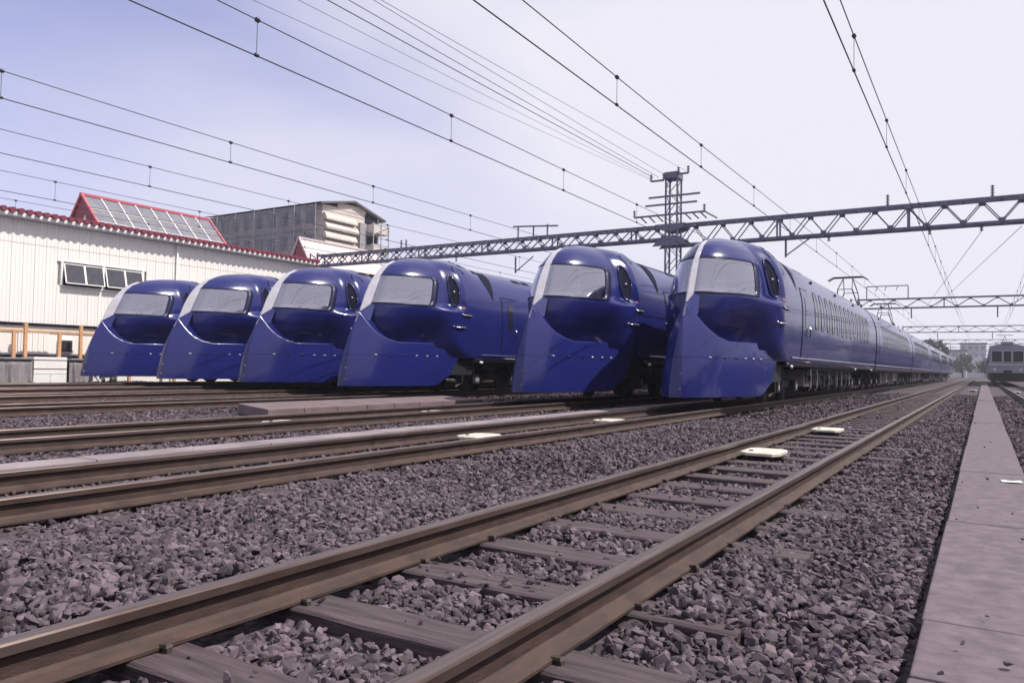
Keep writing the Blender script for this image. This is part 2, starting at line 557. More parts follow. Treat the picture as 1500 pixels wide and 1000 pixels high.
def scatter(npts, dmin, dmax, rocks, smin, smax, name, label):
    # positions on the ground as seen from near the camera, thinning with distance
    u = rng.uniform(-0.80, 0.80, npts)
    d = np.sqrt(rng.uniform(dmin ** 2, dmax ** 2, npts))
    lat = u * d + rng.uniform(-0.6, 0.6, npts)
    x = RX[0] * lat + RX[2] * d
    y = RY[0] * lat + RY[2] * d
    # bodies that keep stones out
    ok = np.ones(npts, bool)
    for cx in [FGX, 1.78] + list(TX.values()):
        for rx in (-GA, GA):
            ok &= np.abs(x - cx - rx) > 0.085
    ph = (y - FG_SL + 40 * .67 + .335) % .67 - .335
    ok &= ~((np.abs(x - FGX) < 1.08) & (np.abs(ph) < 0.125) & (y < 44) & ((x < FGX + .62) & (x > FGX - .62) | (y < 2.9) | (rng.uniform(size=npts) < .25)))
    ok &= ~((x > -0.25) & (x < 0.36))
    ok &= ~((x > -7.25) & (x < -6.83))
    ok &= ~((x > -12.75) & (x < -10.6) & (y > 9.0) & (y < 16.2))
    ph6 = (y - 1.0 + 40 * .61 + .305) % .61 - .305
    on6 = (np.abs(x - TX[6]) < 1.0) & (np.abs(ph6) < 0.10)
    ok &= ~(on6 & (rng.uniform(size=npts) < 0.75))
    sl_on = (np.abs(x - FGX) < .50) & (np.abs(ph) < 0.10) & (rng.uniform(size=npts) < .035)
    wk_on = (x > -0.22) & (x < 0.2) & (rng.uniform(size=npts) < .004)
    ok |= sl_on | wk_on
    lift = np.where(sl_on, .05, np.where(wk_on, .105, 0))[ok]
    tiny = np.where(wk_on, .45, np.where(sl_on, .7, 1))[ok]
    x, y, d = x[ok], y[ok], d[ok]
    n = len(x)
    sz = rng.uniform(smin, smax, n) * rng.choice([1.0, 1.0, 0.7, 1.3, 0.5], n) * tiny
    z = ballast_height(x, y) + rng.uniform(-0.016, 0.022, n) + lift
    # random rotations
    q = rng.normal(size=(n, 4))
    q[:, 1:3] *= 0.38
    q /= np.linalg.norm(q, axis=1)[:, None]
    w, a, b, c = q.T
    Rm = np.stack([np.stack([1 - 2 * (b * b + c * c), 2 * (a * b - c * w), 2 * (a * c + b * w)], -1),
                   np.stack([2 * (a * b + c * w), 1 - 2 * (a * a + c * c), 2 * (b * c - a * w)], -1),
                   np.stack([2 * (a * c - b * w), 2 * (b * c + a * w), 1 - 2 * (a * a + b * b)], -1)], 1)
    var = rng.integers(0, len(rocks), n)
    VV, FF = [], []
    off = 0
    for k, (V, F) in enumerate(rocks):
        idx = np.where(var == k)[0]
        if not len(idx):
            continue
        P = np.einsum('nij,vj->nvi', Rm[idx], V) * sz[idx][:, None, None] * 0.5
        P += np.stack([x[idx], y[idx], z[idx]], -1)[:, None, :]
        VV.append(P.reshape(-1, 3))
        FF.append((F[None] + (np.arange(len(idx)) * len(V))[:, None, None]).reshape(-1, 3) + off)
        off += len(idx) * len(V)
    VV = np.concatenate(VV).astype(np.float32)
    FF = np.concatenate(FF).astype(np.int32)
    me = bpy.data.meshes.new(name)
    me.vertices.add(len(VV))
    me.vertices.foreach_set('co', VV.ravel())
    me.loops.add(FF.size)
    me.loops.foreach_set('vertex_index', FF.ravel())
    me.polygons.add(len(FF))
    me.polygons.foreach_set('loop_start', np.arange(0, FF.size, 3, dtype=np.int32))
    me.polygons.foreach_set('loop_total', np.full(len(FF), 3, np.int32))
    me.materials.append(MATS['ballast_stone'])
    me.polygons.foreach_set('use_smooth', np.zeros(len(FF), bool))
    me.update()
    me.validate()
    o = bpy.data.objects.new(name, me)
    C.objects.link(o)
    tag(o, label, 'ballast', kind='stuff')
    return o
tiny_r = rock_variants(10, 7, 5)
scatter(58000, 1.0, 6.4, near_r, 0.036, 0.068, 'ballast', 'broken purple-grey ballast stones around the foreground track')
scatter(84000, 6.4, 15, far_r, 0.046, 0.078, 'ballast', 'broken purple-grey ballast stones in the middle of the yard')
scatter(84000, 14.5, 36, tiny_r, 0.07, 0.11, 'ballast', 'broken purple-grey ballast stones further along the yard')

# ------------------------------------------------------------------ walkway, trough, deck
def slab_row(parent, name, x0, x1, ys_, z0, z1, m, gap=0.012, jit=0.006):
    for a, b in zip(ys_[:-1], ys_[1:]):
        s = MB().box(x0 + random.uniform(-jit, jit), x1 + random.uniform(-jit, jit), a + gap / 2, b - gap / 2, z0, z1 + random.uniform(-jit, jit) * .7)
        s.build(name, m, parent, bevel=0.008)
wk = empty('concrete_walkway', (0.075, 0, 0))
tag(wk, 'strip of pinkish concrete slabs running beside the foreground track', kind='structure')
ysl = [-1.2, 0.2, 1.45, 2.62, 3.25, 5.5]
y = 5.5
while y < 150:
    y += 2.9 if y < 60 else 8
    ysl.append(y)
slab_row(wk, 'slab', -0.27, 0.235, ysl, GZ - .06, -0.10, 'concrete_walk')
tr = empty('cable_trough', (-7.03, 0, 0))
tag(tr, 'pale concrete cable trough lids between two rusty tracks', 'cable trough')
ysl = [-2]
while ysl[-1] < 30:
    ysl.append(ysl[-1] + 1.0)
slab_row(tr, 'lid', -0.18, 0.18, ysl, GZ - .05, -0.10, 'concrete_trough', 0.006, 0.005)
dk = empty('low_deck', (-11.65, 0, 0))
tag(dk, 'low pinkish deck of boards on the ballast in front of the trains', 'deck')
yb = 9.25
for i in range(8):
    s = MB()
    l = .85
    s.add([(-1.0, yb + .95, GZ), (0.98, yb, GZ), (0.98, yb + l - .012, GZ), (-1.0, yb + .95 + l - .012, GZ),
           (-1.0, yb + .95, -.005), (0.98, yb, -.005), (0.98, yb + l - .012, -.005), (-1.0, yb + .95 + l - .012, -.005)],
          [(3, 2, 1, 0), (4, 5, 6, 7), (0, 1, 5, 4), (1, 2, 6, 5), (2, 3, 7, 6), (3, 0, 4, 7)])
    s.build('board', 'deck_board', dk, bevel=0.008, loc=(0, 0, random.uniform(-.006, .004)))
    yb += l

sc = empty('paper_scrap', (.20, 7.75, -.094))
tag(sc, 'small white scrap of paper on the right edge of the concrete walkway', 'litter')
MB().add([(-.07, -.05, 0), (.08, -.03, .004), (.06, .05, .012), (0, .07, .0), (-.08, .03, .008)], [(0, 1, 2, 3, 4)]).build('sheet', 'white_trim', sc)
# white transponder plates between the rails
def plate(x, y, label, rot=0.0, z=-0.075):
    r = empty('track_transponder', (x, y, GZ + .02))
    tag(r, label, 'transponder', 'cream plates between the rails')
    w, l, c = 0.21, 0.30, 0.09
    poly = [(-w, -l + c), (-w + c, -l), (w - c * .6, -l), (w, -l + c * 1.1), (w, l - c), (w - c, l), (-w + c, l), (-w, l - c)]
    b = MB()
    n = len(poly)
    zt = z - (GZ + .02)
    lev = [(1.0, zt - .035), (1.0, zt - .008), (.955, zt)]
    for k, zz in lev:
        b.v += [(px * k, py * k, zz) for px, py in poly]
    for a in range(2):
        for i in range(n):
            j = (i + 1) % n
            b.f.append((a * n + i, a * n + j, (a + 1) * n + j, (a + 1) * n + i))
    b.f.append(tuple(2 * n + i for i in range(n)))
    b.f.append(tuple(reversed(range(n))))
    b.build('cover', 'plate_cream', r)
    MB().disc((-.11, -.12, zt + .003), .026, .012, 'z', 14).build('bolt_hole', 'black_rubber', r)
    MB().box(-.12, .12, -.2, .2, 0, zt - .036).build('bracket', 'underframe', r)
    r.rotation_euler = (0, 0, rot)
    return r
plate(-2.08, 8.76, 'larger cream plate in the foreground track, nearer of its two')
plate(-2.08, 12.84, 'cream plate in the foreground track, farther of its two')
plate(-5.52, 8.23, 'cream plate between the rails in front of the long train, nearer of two')
plate(-5.52, 12.24, 'cream plate between the rails close before the long train, farther of two')
plate(-9.07, 8.14, 'cream plate beside the left corner of the low deck')
plate(-9.07, 12.0, 'cream plate beside the middle of the low deck')
plate(-13.94, 7.9, 'thin cream plate on the left, in the track beyond the deck')
plate(1.5, 50.0, 'tiny cream plate far off in the right-hand track before the grey train')
plate(-.55, 52.0, 'tiny cream plate far off just left of the right-hand track')

# ------------------------------------------------------------------ express train
def s0f(z):
    zz = [0.9, 1.20, 1.45, 1.80, 2.10, 2.33, 2.45, 3.25, 3.40, 3.62, 3.74, 3.86, 3.95, 3.99, 4.02]
    ss = [2.60, 1.95, 1.48, 1.16, 1.10, 1.12, 1.13, 1.50, 1.60, 1.84, 2.08, 2.46, 2.98, 3.4, 4.0]
    return np.interp(z, zz, ss)
def sm(a, b, x):
    t = np.clip((x - a) / (b - a), 0, 1)
    return t * t * (3 - 2 * t)
ZC = 2.2
def secw(z, top, wmax):
    t = np.clip((z - ZC) / (top - ZC), 0, 1)
    up = (1 - t ** 2.4) ** (1 / 2.4)
    dn = 1 - 0.055 * (np.clip((ZC - z) / 1.2, 0, 2)) ** 2
    return wmax * np.where(z >= ZC, up, dn)
BW = 1.42
def ears(z):
    return sm(2.35, 2.6, z)
def topz(s):
    return 4.02 - 0.14 * sm(4.0, 5.2, s)
def Xf(s, z):
    d = s - s0f(z)
    D = 2.0
    t = np.clip(d / D, 0, 1)
    pl = (1 - (1 - t) ** 1.8) ** (1 / 1.8)
    pl = np.where(d <= 0, 0, pl)
    tuck = 1 - 0.33 * (1 - sm(1.45, 2.46, z)) * (1 - sm(2.5, 3.35, s)) * sm(1.0, 1.9, s)
    w = 1.08 + (BW - 1.08) * sm(3.15, 3.75, s) * ears(z) + (BW - 1.08) * sm(2.3, 3.6, s) * (1 - ears(z))
    return secw(z, topz(s), w) * pl * tuck

ORG = np.array([0, 4.25, 2.35])
def nose_surface(az, el):
    # direction: az 0 = straight ahead (-y), +90 = right (+x)
    d = np.stack([np.sin(az) * np.cos(el), -np.cos(az) * np.cos(el), np.sin(el)], -1)
    lo = np.zeros(az.shape)
    hi = np.full(az.shape, 4.5)
    for _ in range(40):
        m_ = (lo + hi) / 2
        p = ORG + d * m_[..., None]
        ins = (np.abs(p[..., 0]) < Xf(p[..., 1], p[..., 2])) & (p[..., 2] > 1.0) & (p[..., 2] < topz(p[..., 1]))
        lo = np.where(ins, m_, lo)
        hi = np.where(ins, hi, m_)
    return ORG + d * lo[..., None]

def screen_pt(side, z, s, off=0.0):
    x = Xf(np.array(s), np.array(z))
    e = 1e-3
    dxs = (Xf(np.array(s + e), np.array(z)) - x) / e
    dxz = (Xf(np.array(s), np.array(z + e)) - x) / e
    n = np.array([1.0, -dxs, -dxz])
    n = n / np.linalg.norm(n)
    p = np.array([float(x), s, z]) + n * off
    return (side * p[0], p[1], p[2])

def win_s(z, u, smax):
    a = float(s0f(z)) + 0.004
    return a + (smax - a) * u ** 1.6
def smax_f(z):
    t = (z - 2.50) / 0.78
    return 2.50 + 0.30 * t - 0.05 * max(0, t - .9) / .1 - 0.05 * max(0, .08 - t) / .08

def add_window(parent, me_glass, me_frame, y, z, side=1):
    pass

def bogie(parent, y):
    b = MB()
    for sx in (-1, 1):
        b.box(sx * .78 - .07, sx * .78 + .07, y - 1.5, y + 1.5, -.0 + .38, .56)
        for dy in (-1.05, 1.05):
            b.box(sx * .86 - .13, sx * .86 + .13, y + dy - .17, y + dy + .17, .28, .58)
    b.box(-.8, .8, y - .2, y + .2, .4, .7)
    o = b.build('bogie', 'underframe', parent)
    for sx in (-1, 1):
        for dy in (-1.05, 1.05):
            w = MB()
            w.disc((sx * .565, y + dy, .43), .43, .11, 'x', 24)
            w.build('wheel', 'underframe', o, True)
            MB().disc((sx * .98, y + dy, .43), .11, .05, 'x', 12).build('axle_cap', 'equipment_pale', o)
    return o

def body_loft(name, s_a, s_b, parent, lead=False, ns=None):
    # cross sections of the car shell
    zb = 0.95
    zz = np.concatenate([np.linspace(zb, 2.2, 9), 2.2 + (3.88 - 2.2) * np.sin(np.linspace(0, math.pi / 2, 17)[1:])])
    if lead:
        st = np.concatenate([np.linspace(s_a, 5.4, 9), np.linspace(5.4, s_b, ns or 12)[1:]])
    else:
        st = np.linspace(s_a, s_b, ns or 12)
    P = []
    for s in st:
        tp = float(topz(s)) if lead else 3.88
        z_ = np.where(zz <= 2.2, zz, 2.2 + (zz - 2.2) * (tp - 2.2) / (3.88 - 2.2))
        x_ = secw(z_, tp, BW)
        x_[-1] = 0
        row = [(float(a), s, float(b)) for a, b in zip(x_, z_)]
        row = [(BW * .72, s, zb - .02)] + row
        P.append(row + [(-a, b, c) for a, b, c in reversed(row[:-1])])
    o = grid(name, P, 'blue_paint', parent, True, flip=True)
    # end walls
    b = MB()
    n = len(P[0])
    b.add(P[-1], [tuple(range(n))])
    if not lead:
        b.add(P[0], [tuple(reversed(range(n)))])
    b.build('end_wall', 'dark_recess', parent)
    return o

def side_patch(name, m, parent, poly, off, side=1, tp=None):
    """closed panel lying on the car side: poly = [(s, z)...], thickness taken outward by off"""
    b = MB()
    n = len(poly)
    outp, inp = [], []
    for s, z in poly:
        x = float(secw(np.array(z), topz(s) if tp is None else tp, BW))
        outp.append((side * (x + off), s, z))
        inp.append((side * (x - .04), s, z))
    b.add(outp + inp, [tuple(range(n))] + [(i, (i + 1) % n, n + (i + 1) % n, n + i) for i in range(n)])
    return b.build(name, m, parent)

def roof_patch(name, m, parent, s0_, s1_, z0_, z1_, off=0.006, skew=0.0):
    P = []
    for i in range(4):
        z = z0_ + (z1_ - z0_) * i / 3
        k = skew * i / 3
        row = []
        for j in range(4):
            s = s0_ + k + (s1_ - s0_) * j / 3
            x = float(secw(np.array(z), topz(s), BW))
            row.append((x + off * .8, s, z + off * .6))
        P.append(row)
    return grid(name, P, m, parent, True)

def oval(cs, cz, a, b_, n=16, p=2.6):
    r = []
    for k in range(n):
        t = 2 * math.pi * k / n
        c, s = math.cos(t), math.sin(t)
        r.append((cs + a * math.copysign(abs(c) ** (2 / p), c), cz + b_ * math.copysign(abs(s) ** (2 / p), s)))
    return r

def porthole_meshes():
    cz = 2.50
    fr = MB()
    n = 18
    A = oval(0, cz, .232, .532, n, 3.6)
    B = oval(0, cz, .215, .515, n, 3.6)
    def pt(sv, z, off):
        return (float(secw(np.array(z), 3.88, BW)) + off, sv, z)
    vs = [pt(a, b, -.02) for a, b in A] + [pt(a, b, .010) for a, b in A] + [pt(a, b, .010) for a, b in B] + [pt(a, b, .002) for a, b in B]
    fs = []
    for L in range(3):
        for i in range(n):
            j = (i + 1) % n
            fs.append((L * n + i, L * n + j, (L + 1) * n + j, (L + 1) * n + i))
    fr.add(vs, fs)
    f = fr.build('window', 'black_rubber')
    gl = MB()
    rows = []
    c = pt(0, cz, .004)
    gl.add([pt(a, b, .004) for a, b in B] + [pt(a * .5, cz + (b - cz) * .5, .004) for a, b in B] + [c],
           [(i, (i + 1) % n, n + (i + 1) % n, n + i) for i in range(n)] + [(n + i, n + (i + 1) % n, 2 * n) for i in range(n)])
    q = gl.build('pane', 'side_glass', None, True)
    return f, q

def underfloor(parent, s_a, s_b, seed):
    r = random.Random(seed)
    s = s_a
    while s < s_b - .6:
        l = r.uniform(.5, 1.7)
        w = r.uniform(.78, 1.04)
        zb = r.uniform(.2, .42)
        m = r.choice(['equipment_grey', 'underframe', 'equipment_grey', 'underframe', 'equipment_pale'])
        b = MB().box(-w, w, s, min(s + l, s_b), zb, .9)
        o = b.build('equipment_box', m, parent, bevel=.02)
        if r.random() < .6:
            MB().box(w, w + .025, s + .12, min(s + l, s_b) - .12, zb + .1, .78).build('hatch', 'equipment_grey', o)
        s += l + r.uniform(.12, .5)
    k = MB()
    k.tube([(1.08, s_a - .2, .82), (1.08, s_b + .2, .82)], .03, 8)
    k.tube([(1.08, s_a - .2, .72), (1.08, s_b + .2, .72)], .025, 8)
    k.box(-1.2, 1.2, s_a - .4, s_b + .4, .86, .97)
    k.build('pipe', 'underframe', parent)
    for i in range(9):
        y = s_a + (s_b - s_a) * (i + .5) / 9 + r.uniform(-.3, .3)
        b = MB()
        b.tube([(1.10, y, .9), (1.10, y, .34), (1.02, y + .12, .25)], .028, 6)
        b.box(1.04, 1.13, y - .05, y + .05, .55, .72)
        b.build('hanger', r.choice(['chrome', 'equipment_pale', 'underframe']), parent)

def skirt(parent, s_a, s_b):
    b = MB()
    for sx in (1, -1):
        x0 = float(secw(np.array(1.14), 3.88, BW))
        b.add([(sx * (x0 + .012), s_a, 1.17), (sx * (x0 + .03), s_a, 1.14), (sx * (x0 - .02), s_a, 1.11),
               (sx * (x0 + .012), s_b, 1.17), (sx * (x0 + .03), s_b, 1.14), (sx * (x0 - .02), s_b, 1.11)],
              [(0, 1, 4, 3), (1, 2, 5, 4)])
    b.build('skirt_rail', 'blue_paint', parent)

def door(parent, s, side=1, w=.46):
    # plug door: leaf proud of its seam, narrow pane, handle, step
    z0_, z1_ = 1.12, 2.95
    pts = []
    for z in np.linspace(z0_, z1_, 9):
        pts.append((s - w, float(z)))
    seam = side_patch('door', 'dark_recess', parent, [(s - w - .03, z0_ - .03)] + [(s - w - .03, float(z)) for z in np.linspace(z0_, z1_ + .03, 7)] + [(s + w + .03, float(z)) for z in np.linspace(z1_ + .03, z0_ - .03, 8)], .004, side)
    P = []
    for z in np.linspace(z0_, z1_, 10):
        x = float(secw(np.array(z), 3.88, BW))
        P.append([(side * (x + .014), s + w * t, float(z)) for t in (-1, -.3, .3, 1)])
    grid('leaf', P, 'blue_paint', seam, True, flip=side > 0)
    P = []
    for z in np.linspace(1.95, 2.75, 6):
        x = float(secw(np.array(z), 3.88, BW))
        P.append([(side * (x + .022), s + .13 * t, float(z)) for t in (-1, 0, 1)])
    grid('pane', P, 'side_glass', seam, True, flip=side > 0)
    h = MB()
    x = float(secw(np.array(1.8), 3.88, BW)) + .04
    h.tube([(side * x, s + .3, 1.72), (side * (x + .03), s + .3, 1.78), (side * (x + .03), s + .3, 1.92), (side * x, s + .3, 1.98)], .022, 8)
    h.build('handle', 'chrome', seam, True)
    MB().box(min(side * 1.36, side * 1.46), max(side * 1.36, side * 1.46), s - .34, s + .34, 1.045, 1.075).build('step', 'equipment_pale', seam)

CAR_L = 19.9
def build_train():
    root = empty('express_train')
    # hood shell of the cab
    naz, nel = 121, 97
    az = np.radians(np.linspace(-90, 90, naz))
    el = np.radians(np.concatenate([np.linspace(-44, 60, 80), np.linspace(60, 89.9, 18)[1:]]))
    AZ, EL = np.meshgrid(az, el)
    P = nose_surface(AZ, EL)
    Pc = 0.25 * (P[:-1, :-1] + P[1:, :-1] + P[:-1, 1:] + P[1:, 1:])
    zc, sc, xc = Pc[..., 2], Pc[..., 1], np.abs(Pc[..., 0])
    smx = np.vectorize(smax_f)(zc)
    hole = (zc > 2.54) & (zc < 3.22) & (sc < smx - .05) & (sc < 3)
    keep = ~hole
    hood = grid('cab_hood', P.tolist(), 'blue_paint', root, True, keep=keep.tolist())
    # windscreens with their frames
    for side in (1, -1):
        zz = np.linspace(2.50, 3.275, 15)
        uu = np.linspace(0.0, 1, 22)
        G = [[screen_pt(side, float(z), float(win_s(z, u, smax_f(float(z)))), .012) for u in uu] for z in zz]
        for row in G:
            row[0] = (side * .015, row[0][1], row[0][2])
        w = grid('windscreen', G, 'windscreen_glass', root, True, flip=side < 0)
        # frame as a raised band round the pane
        rim = []
        for u in np.linspace(0.02, 1, 24): rim.append((3.275, float(win_s(3.275, u, smax_f(3.275)))))
        for z in np.linspace(3.26, 2.51, 14): rim.append((float(z), smax_f(float(z))))
        for u in np.linspace(1, 0.02, 24): rim.append((2.50, float(win_s(2.50, u, smax_f(2.50)))))
        cz, cs = 2.9, 2.0
        rows = [[], [], [], []]
        for z, s in rim:
            zo = z + (.028 if z > 3.27 else (-.022 if z < 2.505 else 0))
            so_ = s + .22
            if s < 2.35: so_ = s
            zi, si = z, s
            rows[0].append(screen_pt(side, zi, si, .004))
            rows[1].append(screen_pt(side, zi, si, .024))
            rows[2].append(screen_pt(side, zo, so_, .022))
            rows[3].append(screen_pt(side, zo, so_, -.006))
        grid('frame', rows, 'screen_border', w, True, flip=side > 0)
        # thin bright bead along the top edge
        b = MB()
        b.tube([screen_pt(side, 3.315, float(win_s(3.315, u, 2.78)), .014) for u in np.linspace(.03, 1, 20)], .012, 5)
        b.build('bead', 'blue_paint', w, True)
    # mask: the pointed apron in front of the chin
    zs0 = [.24, .90, 1.05, 1.48, 1.95, 2.25]
    vs0 = [.03, .16, .20, .35, .58, .76]
    def s0m(z):
        t = (z - .24) / 1.71
        return .10 + .13 * t + .35 * t * t
    def w0(z):
        t = np.clip((z - .24) / 1.71, 0, 1)
        return .012 + .118 * (1 - t ** 1.7)
    def gq(d): return .52 * (1 - np.exp(-d / .78)) + .185 * d
    def rim_z(d): return np.interp(d, [0, .12, .28, .42, .6, .85, 1.2, 2.36, 2.44, 3.0, 3.45], [2.27, 2.13, 1.95, 1.80, 1.655, 1.525, 1.44, 1.45, 1.30, 1.27, 1.20])
    dd = np.concatenate([[0], np.linspace(0.01, 1.2, 26), np.linspace(1.28, 2.36, 8), [2.44], np.linspace(2.6, 3.45, 8)])
    def mask_pt(d, z, side, inset=0.0):
        k = (2.95 + .50 * min(1, max(0, (z - .24) / .95))) / 3.45
        k = 1 - (1 - k) * sm(1.2, 3.4, d)
        de = d * k
        x = float(w0(z) + gq(de)) - inset
        return (side * max(x, 0.0), float(s0m(z)) + de + inset * .2, z)
    seam = 1.07
    for part_i, (name, za, zb) in enumerate((('lower_apron', .24, seam - .004), ('upper_apron', seam + .004, None))):
        b = MB()
        for side in (1, -1):
            rows = []
            for d in dd:
                top = float(rim_z(d)) if zb is None else zb
                nz = 14
                za_ = za + (.30 * float(sm(2.75, 3.5, d)) ** 2 if za < .3 else 0)
                col = [mask_pt(float(d), float(z), side) for z in np.linspace(za_, top, nz)]
                a, c = col[-1], mask_pt(float(d), top, side, .02)
                if zb is None:
                    col.append((c[0], c[1] + .01, top - .03))
                    col.append((c[0] * .8, c[1] + .5, top - .12))
                rows.append(col)
            vs = [p for r_ in rows for p in r_]
            k = len(rows[0])
            fs = []
            for i in range(len(rows) - 1):
                for j in range(k - 1):
                    q = (i * k + j, (i + 1) * k + j, (i + 1) * k + j + 1, i * k + j + 1)
                    fs.append(q if side > 0 else q[::-1])
            b.add(vs, fs)
        # flat stem between the two flanks
        top = 2.25 if zb is None else zb
        zz = np.linspace(za, top, 14)
        vs, fs = [], []
        for z in zz:
            w_ = float(w0(z))
            vs += [(-w_, float(s0m(z)), float(z)), (-w_ * .5, float(s0m(z)) - .012, float(z)), (w_ * .5, float(s0m(z)) - .012, float(z)), (w_, float(s0m(z)), float(z))]
        for i in range(13):
            for j in range(3):
                fs.append((i * 4 + j, i * 4 + j + 1, i * 4 + 4 + j + 1, i * 4 + 4 + j))
        b.add(vs, fs)
        if zb is not None:
            # inner return along the bottom edge and rear edges
            for side in (1, -1):
                A = [mask_pt(float(d), .24 + .30 * float(sm(2.75, 3.5, d)) ** 2, side) for d in dd]
                B = [(p[0] * .86, p[1] + .06, p[2] + .03) for p in A]
                n = len(A)
                b.add(A + B, [(i, n + i, n + i + 1, i + 1) for i in range(n - 1)])
        b.build(name, 'blue_paint', root, True)
    for z in (.42, .72):
        MB().disc((float(w0(z)) - .02, float(s0m(z)) - .012, z), .018, .02, 'y', 8).build('latch', 'chrome', root)
    # dark seam strip behind the joint and lamps along it
    b = MB()
    for side in (1, -1):
        A = [mask_pt(float(d), seam - .02, side, .012) for d in dd]
        B = [mask_pt(float(d), seam + .02, side, .012) for d in dd]
        n = len(A)
        b.add(A + B, [(i, i + 1, n + i + 1, n + i) for i in range(n - 1)])
    b.build('apron_seam', 'dark_recess', root)
    for side in (1, -1):
        for d in (.55, 1.0, 1.4, 1.78, 2.15, 2.52):
            p = Vector(mask_pt(d, seam + .0, side))
            p2 = Vector(mask_pt(d + .13, seam + .0, side))
            nrm = Vector(((p2 - p).y, -(p2 - p).x * side * side, 0)).normalized()
            if nrm.x * side < 0: nrm = -nrm
            l = MB()
            c = (p + p2) / 2
            t = (p2 - p).normalized()
            ring0, ring1 = [], []
            for k in range(10):
                a = 2 * math.pi * k / 10
                o_ = t * math.cos(a) * .05 + Vector((0, 0, math.sin(a) * .024))
                ring0.append(c + o_ + nrm * .002)
                ring1.append(c + o_ * .7 + nrm * .022)
            l.add(ring0 + ring1, [(i, (i + 1) % 10, 10 + (i + 1) % 10, 10 + i) for i in range(10)] + [tuple(10 + i for i in range(10))])
            l.build('marker_lamp', 'side_glass' if d in (1.0, 1.4) else 'lamp_glass', root, True)
    # fin on the centre line, from apron tip to dome
    fz = [1.95, 2.10, 2.25, 2.45, 2.70, 2.95, 3.15, 3.32, 3.46, 3.58, 3.68, 3.76]
    fs_ = [.575, .655, .745, .83, .935, 1.07, 1.21, 1.36, 1.51, 1.67, 1.86, 2.06]
    b = MB()
    nn = len(fz)
    for i in range(nn):
        z, s = fz[i], fs_[i]
        back = float(s0f(z)) + .05
        if z < 2.3: back = s + .05 + max(0, (z - 1.95)) * .45
        th = .014
        tb = .014 if z < 2.2 else .035
        b.v += [(-th, s - .006, z), (th, s - .006, z), (tb, max(back, s + .04), z + (.0 if z > 2.3 else .03)), (-tb, max(back, s + .04), z + (.0 if z > 2.3 else .03))]
    for i in range(nn - 1):
        for j in range(4):
            k = (j + 1) % 4
            b.f.append((i * 4 + j, i * 4 + k, i * 4 + 4 + k, i * 4 + 4 + j))
    b.f += [(3, 2, 1, 0), tuple(4 * (nn - 1) + j for j in range(4))]
    b.build('front_fin', 'silver_paint', root)
    # blue gusset filling the triangle between fin foot and apron rim
    b = MB()
    for side in (1, -1):
        b.add([(side * .012, .60, 1.96), (side * .012, .755, 2.25), (side * .05, 1.13, 2.47), (side * .16, 1.16, 2.42), (side * .20, .95, 2.0)],
              [(0, 1, 2, 3, 4)] if side > 0 else [(4, 3, 2, 1, 0)])
    b.build('gusset', 'blue_paint', root, True)
    # scoops at the back of the hood: dark patches drawing the hollow's shade on the shoulder
    for side in (1, -1):
        rows = []
        for k in range(0, 25):
            t = 2 * math.pi * k / 24
            rows.append((2.98 + .46 * math.sin(t), 3.42 + .125 * math.cos(t)))
        b = MB()
        ring = [screen_pt(side, z, s, .012) for z, s in rows[:-1]]
        ring2 = [screen_pt(side, 2.98 + (z - 2.98) * .5, 3.42 + (s - 3.42) * .5, .010) for z, s in rows[:-1]]
        ce = screen_pt(side, 2.98, 3.42, .010)
        n = 24
        f1 = [(i, (i + 1) % n, n + (i + 1) % n, n + i) for i in range(n)] + [(n + i, n + (i + 1) % n, 2 * n) for i in range(n)]
        b.add(ring + ring2 + [ce], f1)
        sc_ = b.build('side_scoop', 'dark_recess', root, True)
        b = MB()
        b.tube([screen_pt(side, z, s, .014) for z, s in rows], .022, 6)
        b.build('scoop_rim', 'blue_paint', sc_, True)
        b = MB().disc(screen_pt(side, 2.95, 3.42, .02), .028, .03, 'y', 10)
        b.build('scoop_lamp', 'lamp_lens', sc_, True)
        # small triangular inlet above
        tri = [(3.50, 3.60), (3.62, 3.58), (3.76, 3.68), (3.66, 3.90), (3.54, 4.06)]
        b = MB()
        b.add([screen_pt(side, z, s, .012) for z, s in tri], [(0, 1, 2, 3, 4)])
        b.build('roof_inlet', 'dark_recess', root)
        # two grab handles with their pockets
        for hz, hs in ((2.28, 3.78), (1.92, 3.48)):
            b = MB()
            pts = [screen_pt(side, hz, hs + .42 * t, .01 + .035 * math.sin(math.pi * (t + .5))) for t in np.linspace(-.5, .5, 9)]
            b.tube(pts, .022, 8)
            h = b.build('grab_handle', 'chrome', root, True)
            b = MB()
            q = [screen_pt(side, hz + .05 * math.sin(a) + .02, hs + .23 * math.cos(a), .006) for a in np.linspace(0, 2 * math.pi, 17)[:-1]]
            b.add(q, [tuple(range(16))])
            b.build('pocket', 'dark_recess', h)
            MB().disc(screen_pt(side, hz + .02, hs - .27, .02), .03, .03, 'y', 8).build('knob', 'chrome', h, True)
        b = MB().disc(screen_pt(side, 2.50, 3.72, .015), .04, .05, 'y', 10)
    MB().add([screen_pt(1, z, s, .012) for z, s in ((2.47, 3.56), (2.47, 3.66), (2.51, 3.67), (2.51, 3.57))], [(0, 1, 2, 3)]).build('side_marker', 'amber_lens', root)
    # cab interior
    MB().prism([(-.94, 2.3), (.94, 2.3), (.90, 2.95), (.70, 3.28), (.35, 3.42), (-.35, 3.42), (-.70, 3.28), (-.90, 2.95)], 3.26, 3.32).build('cab_wall', 'cab_lining', root)
    MB().box(-.72, .72, 2.35, 3.3, 2.28, 2.34).build('cab_floor', 'cab_lining', root)
    d = MB()
    P_ = []
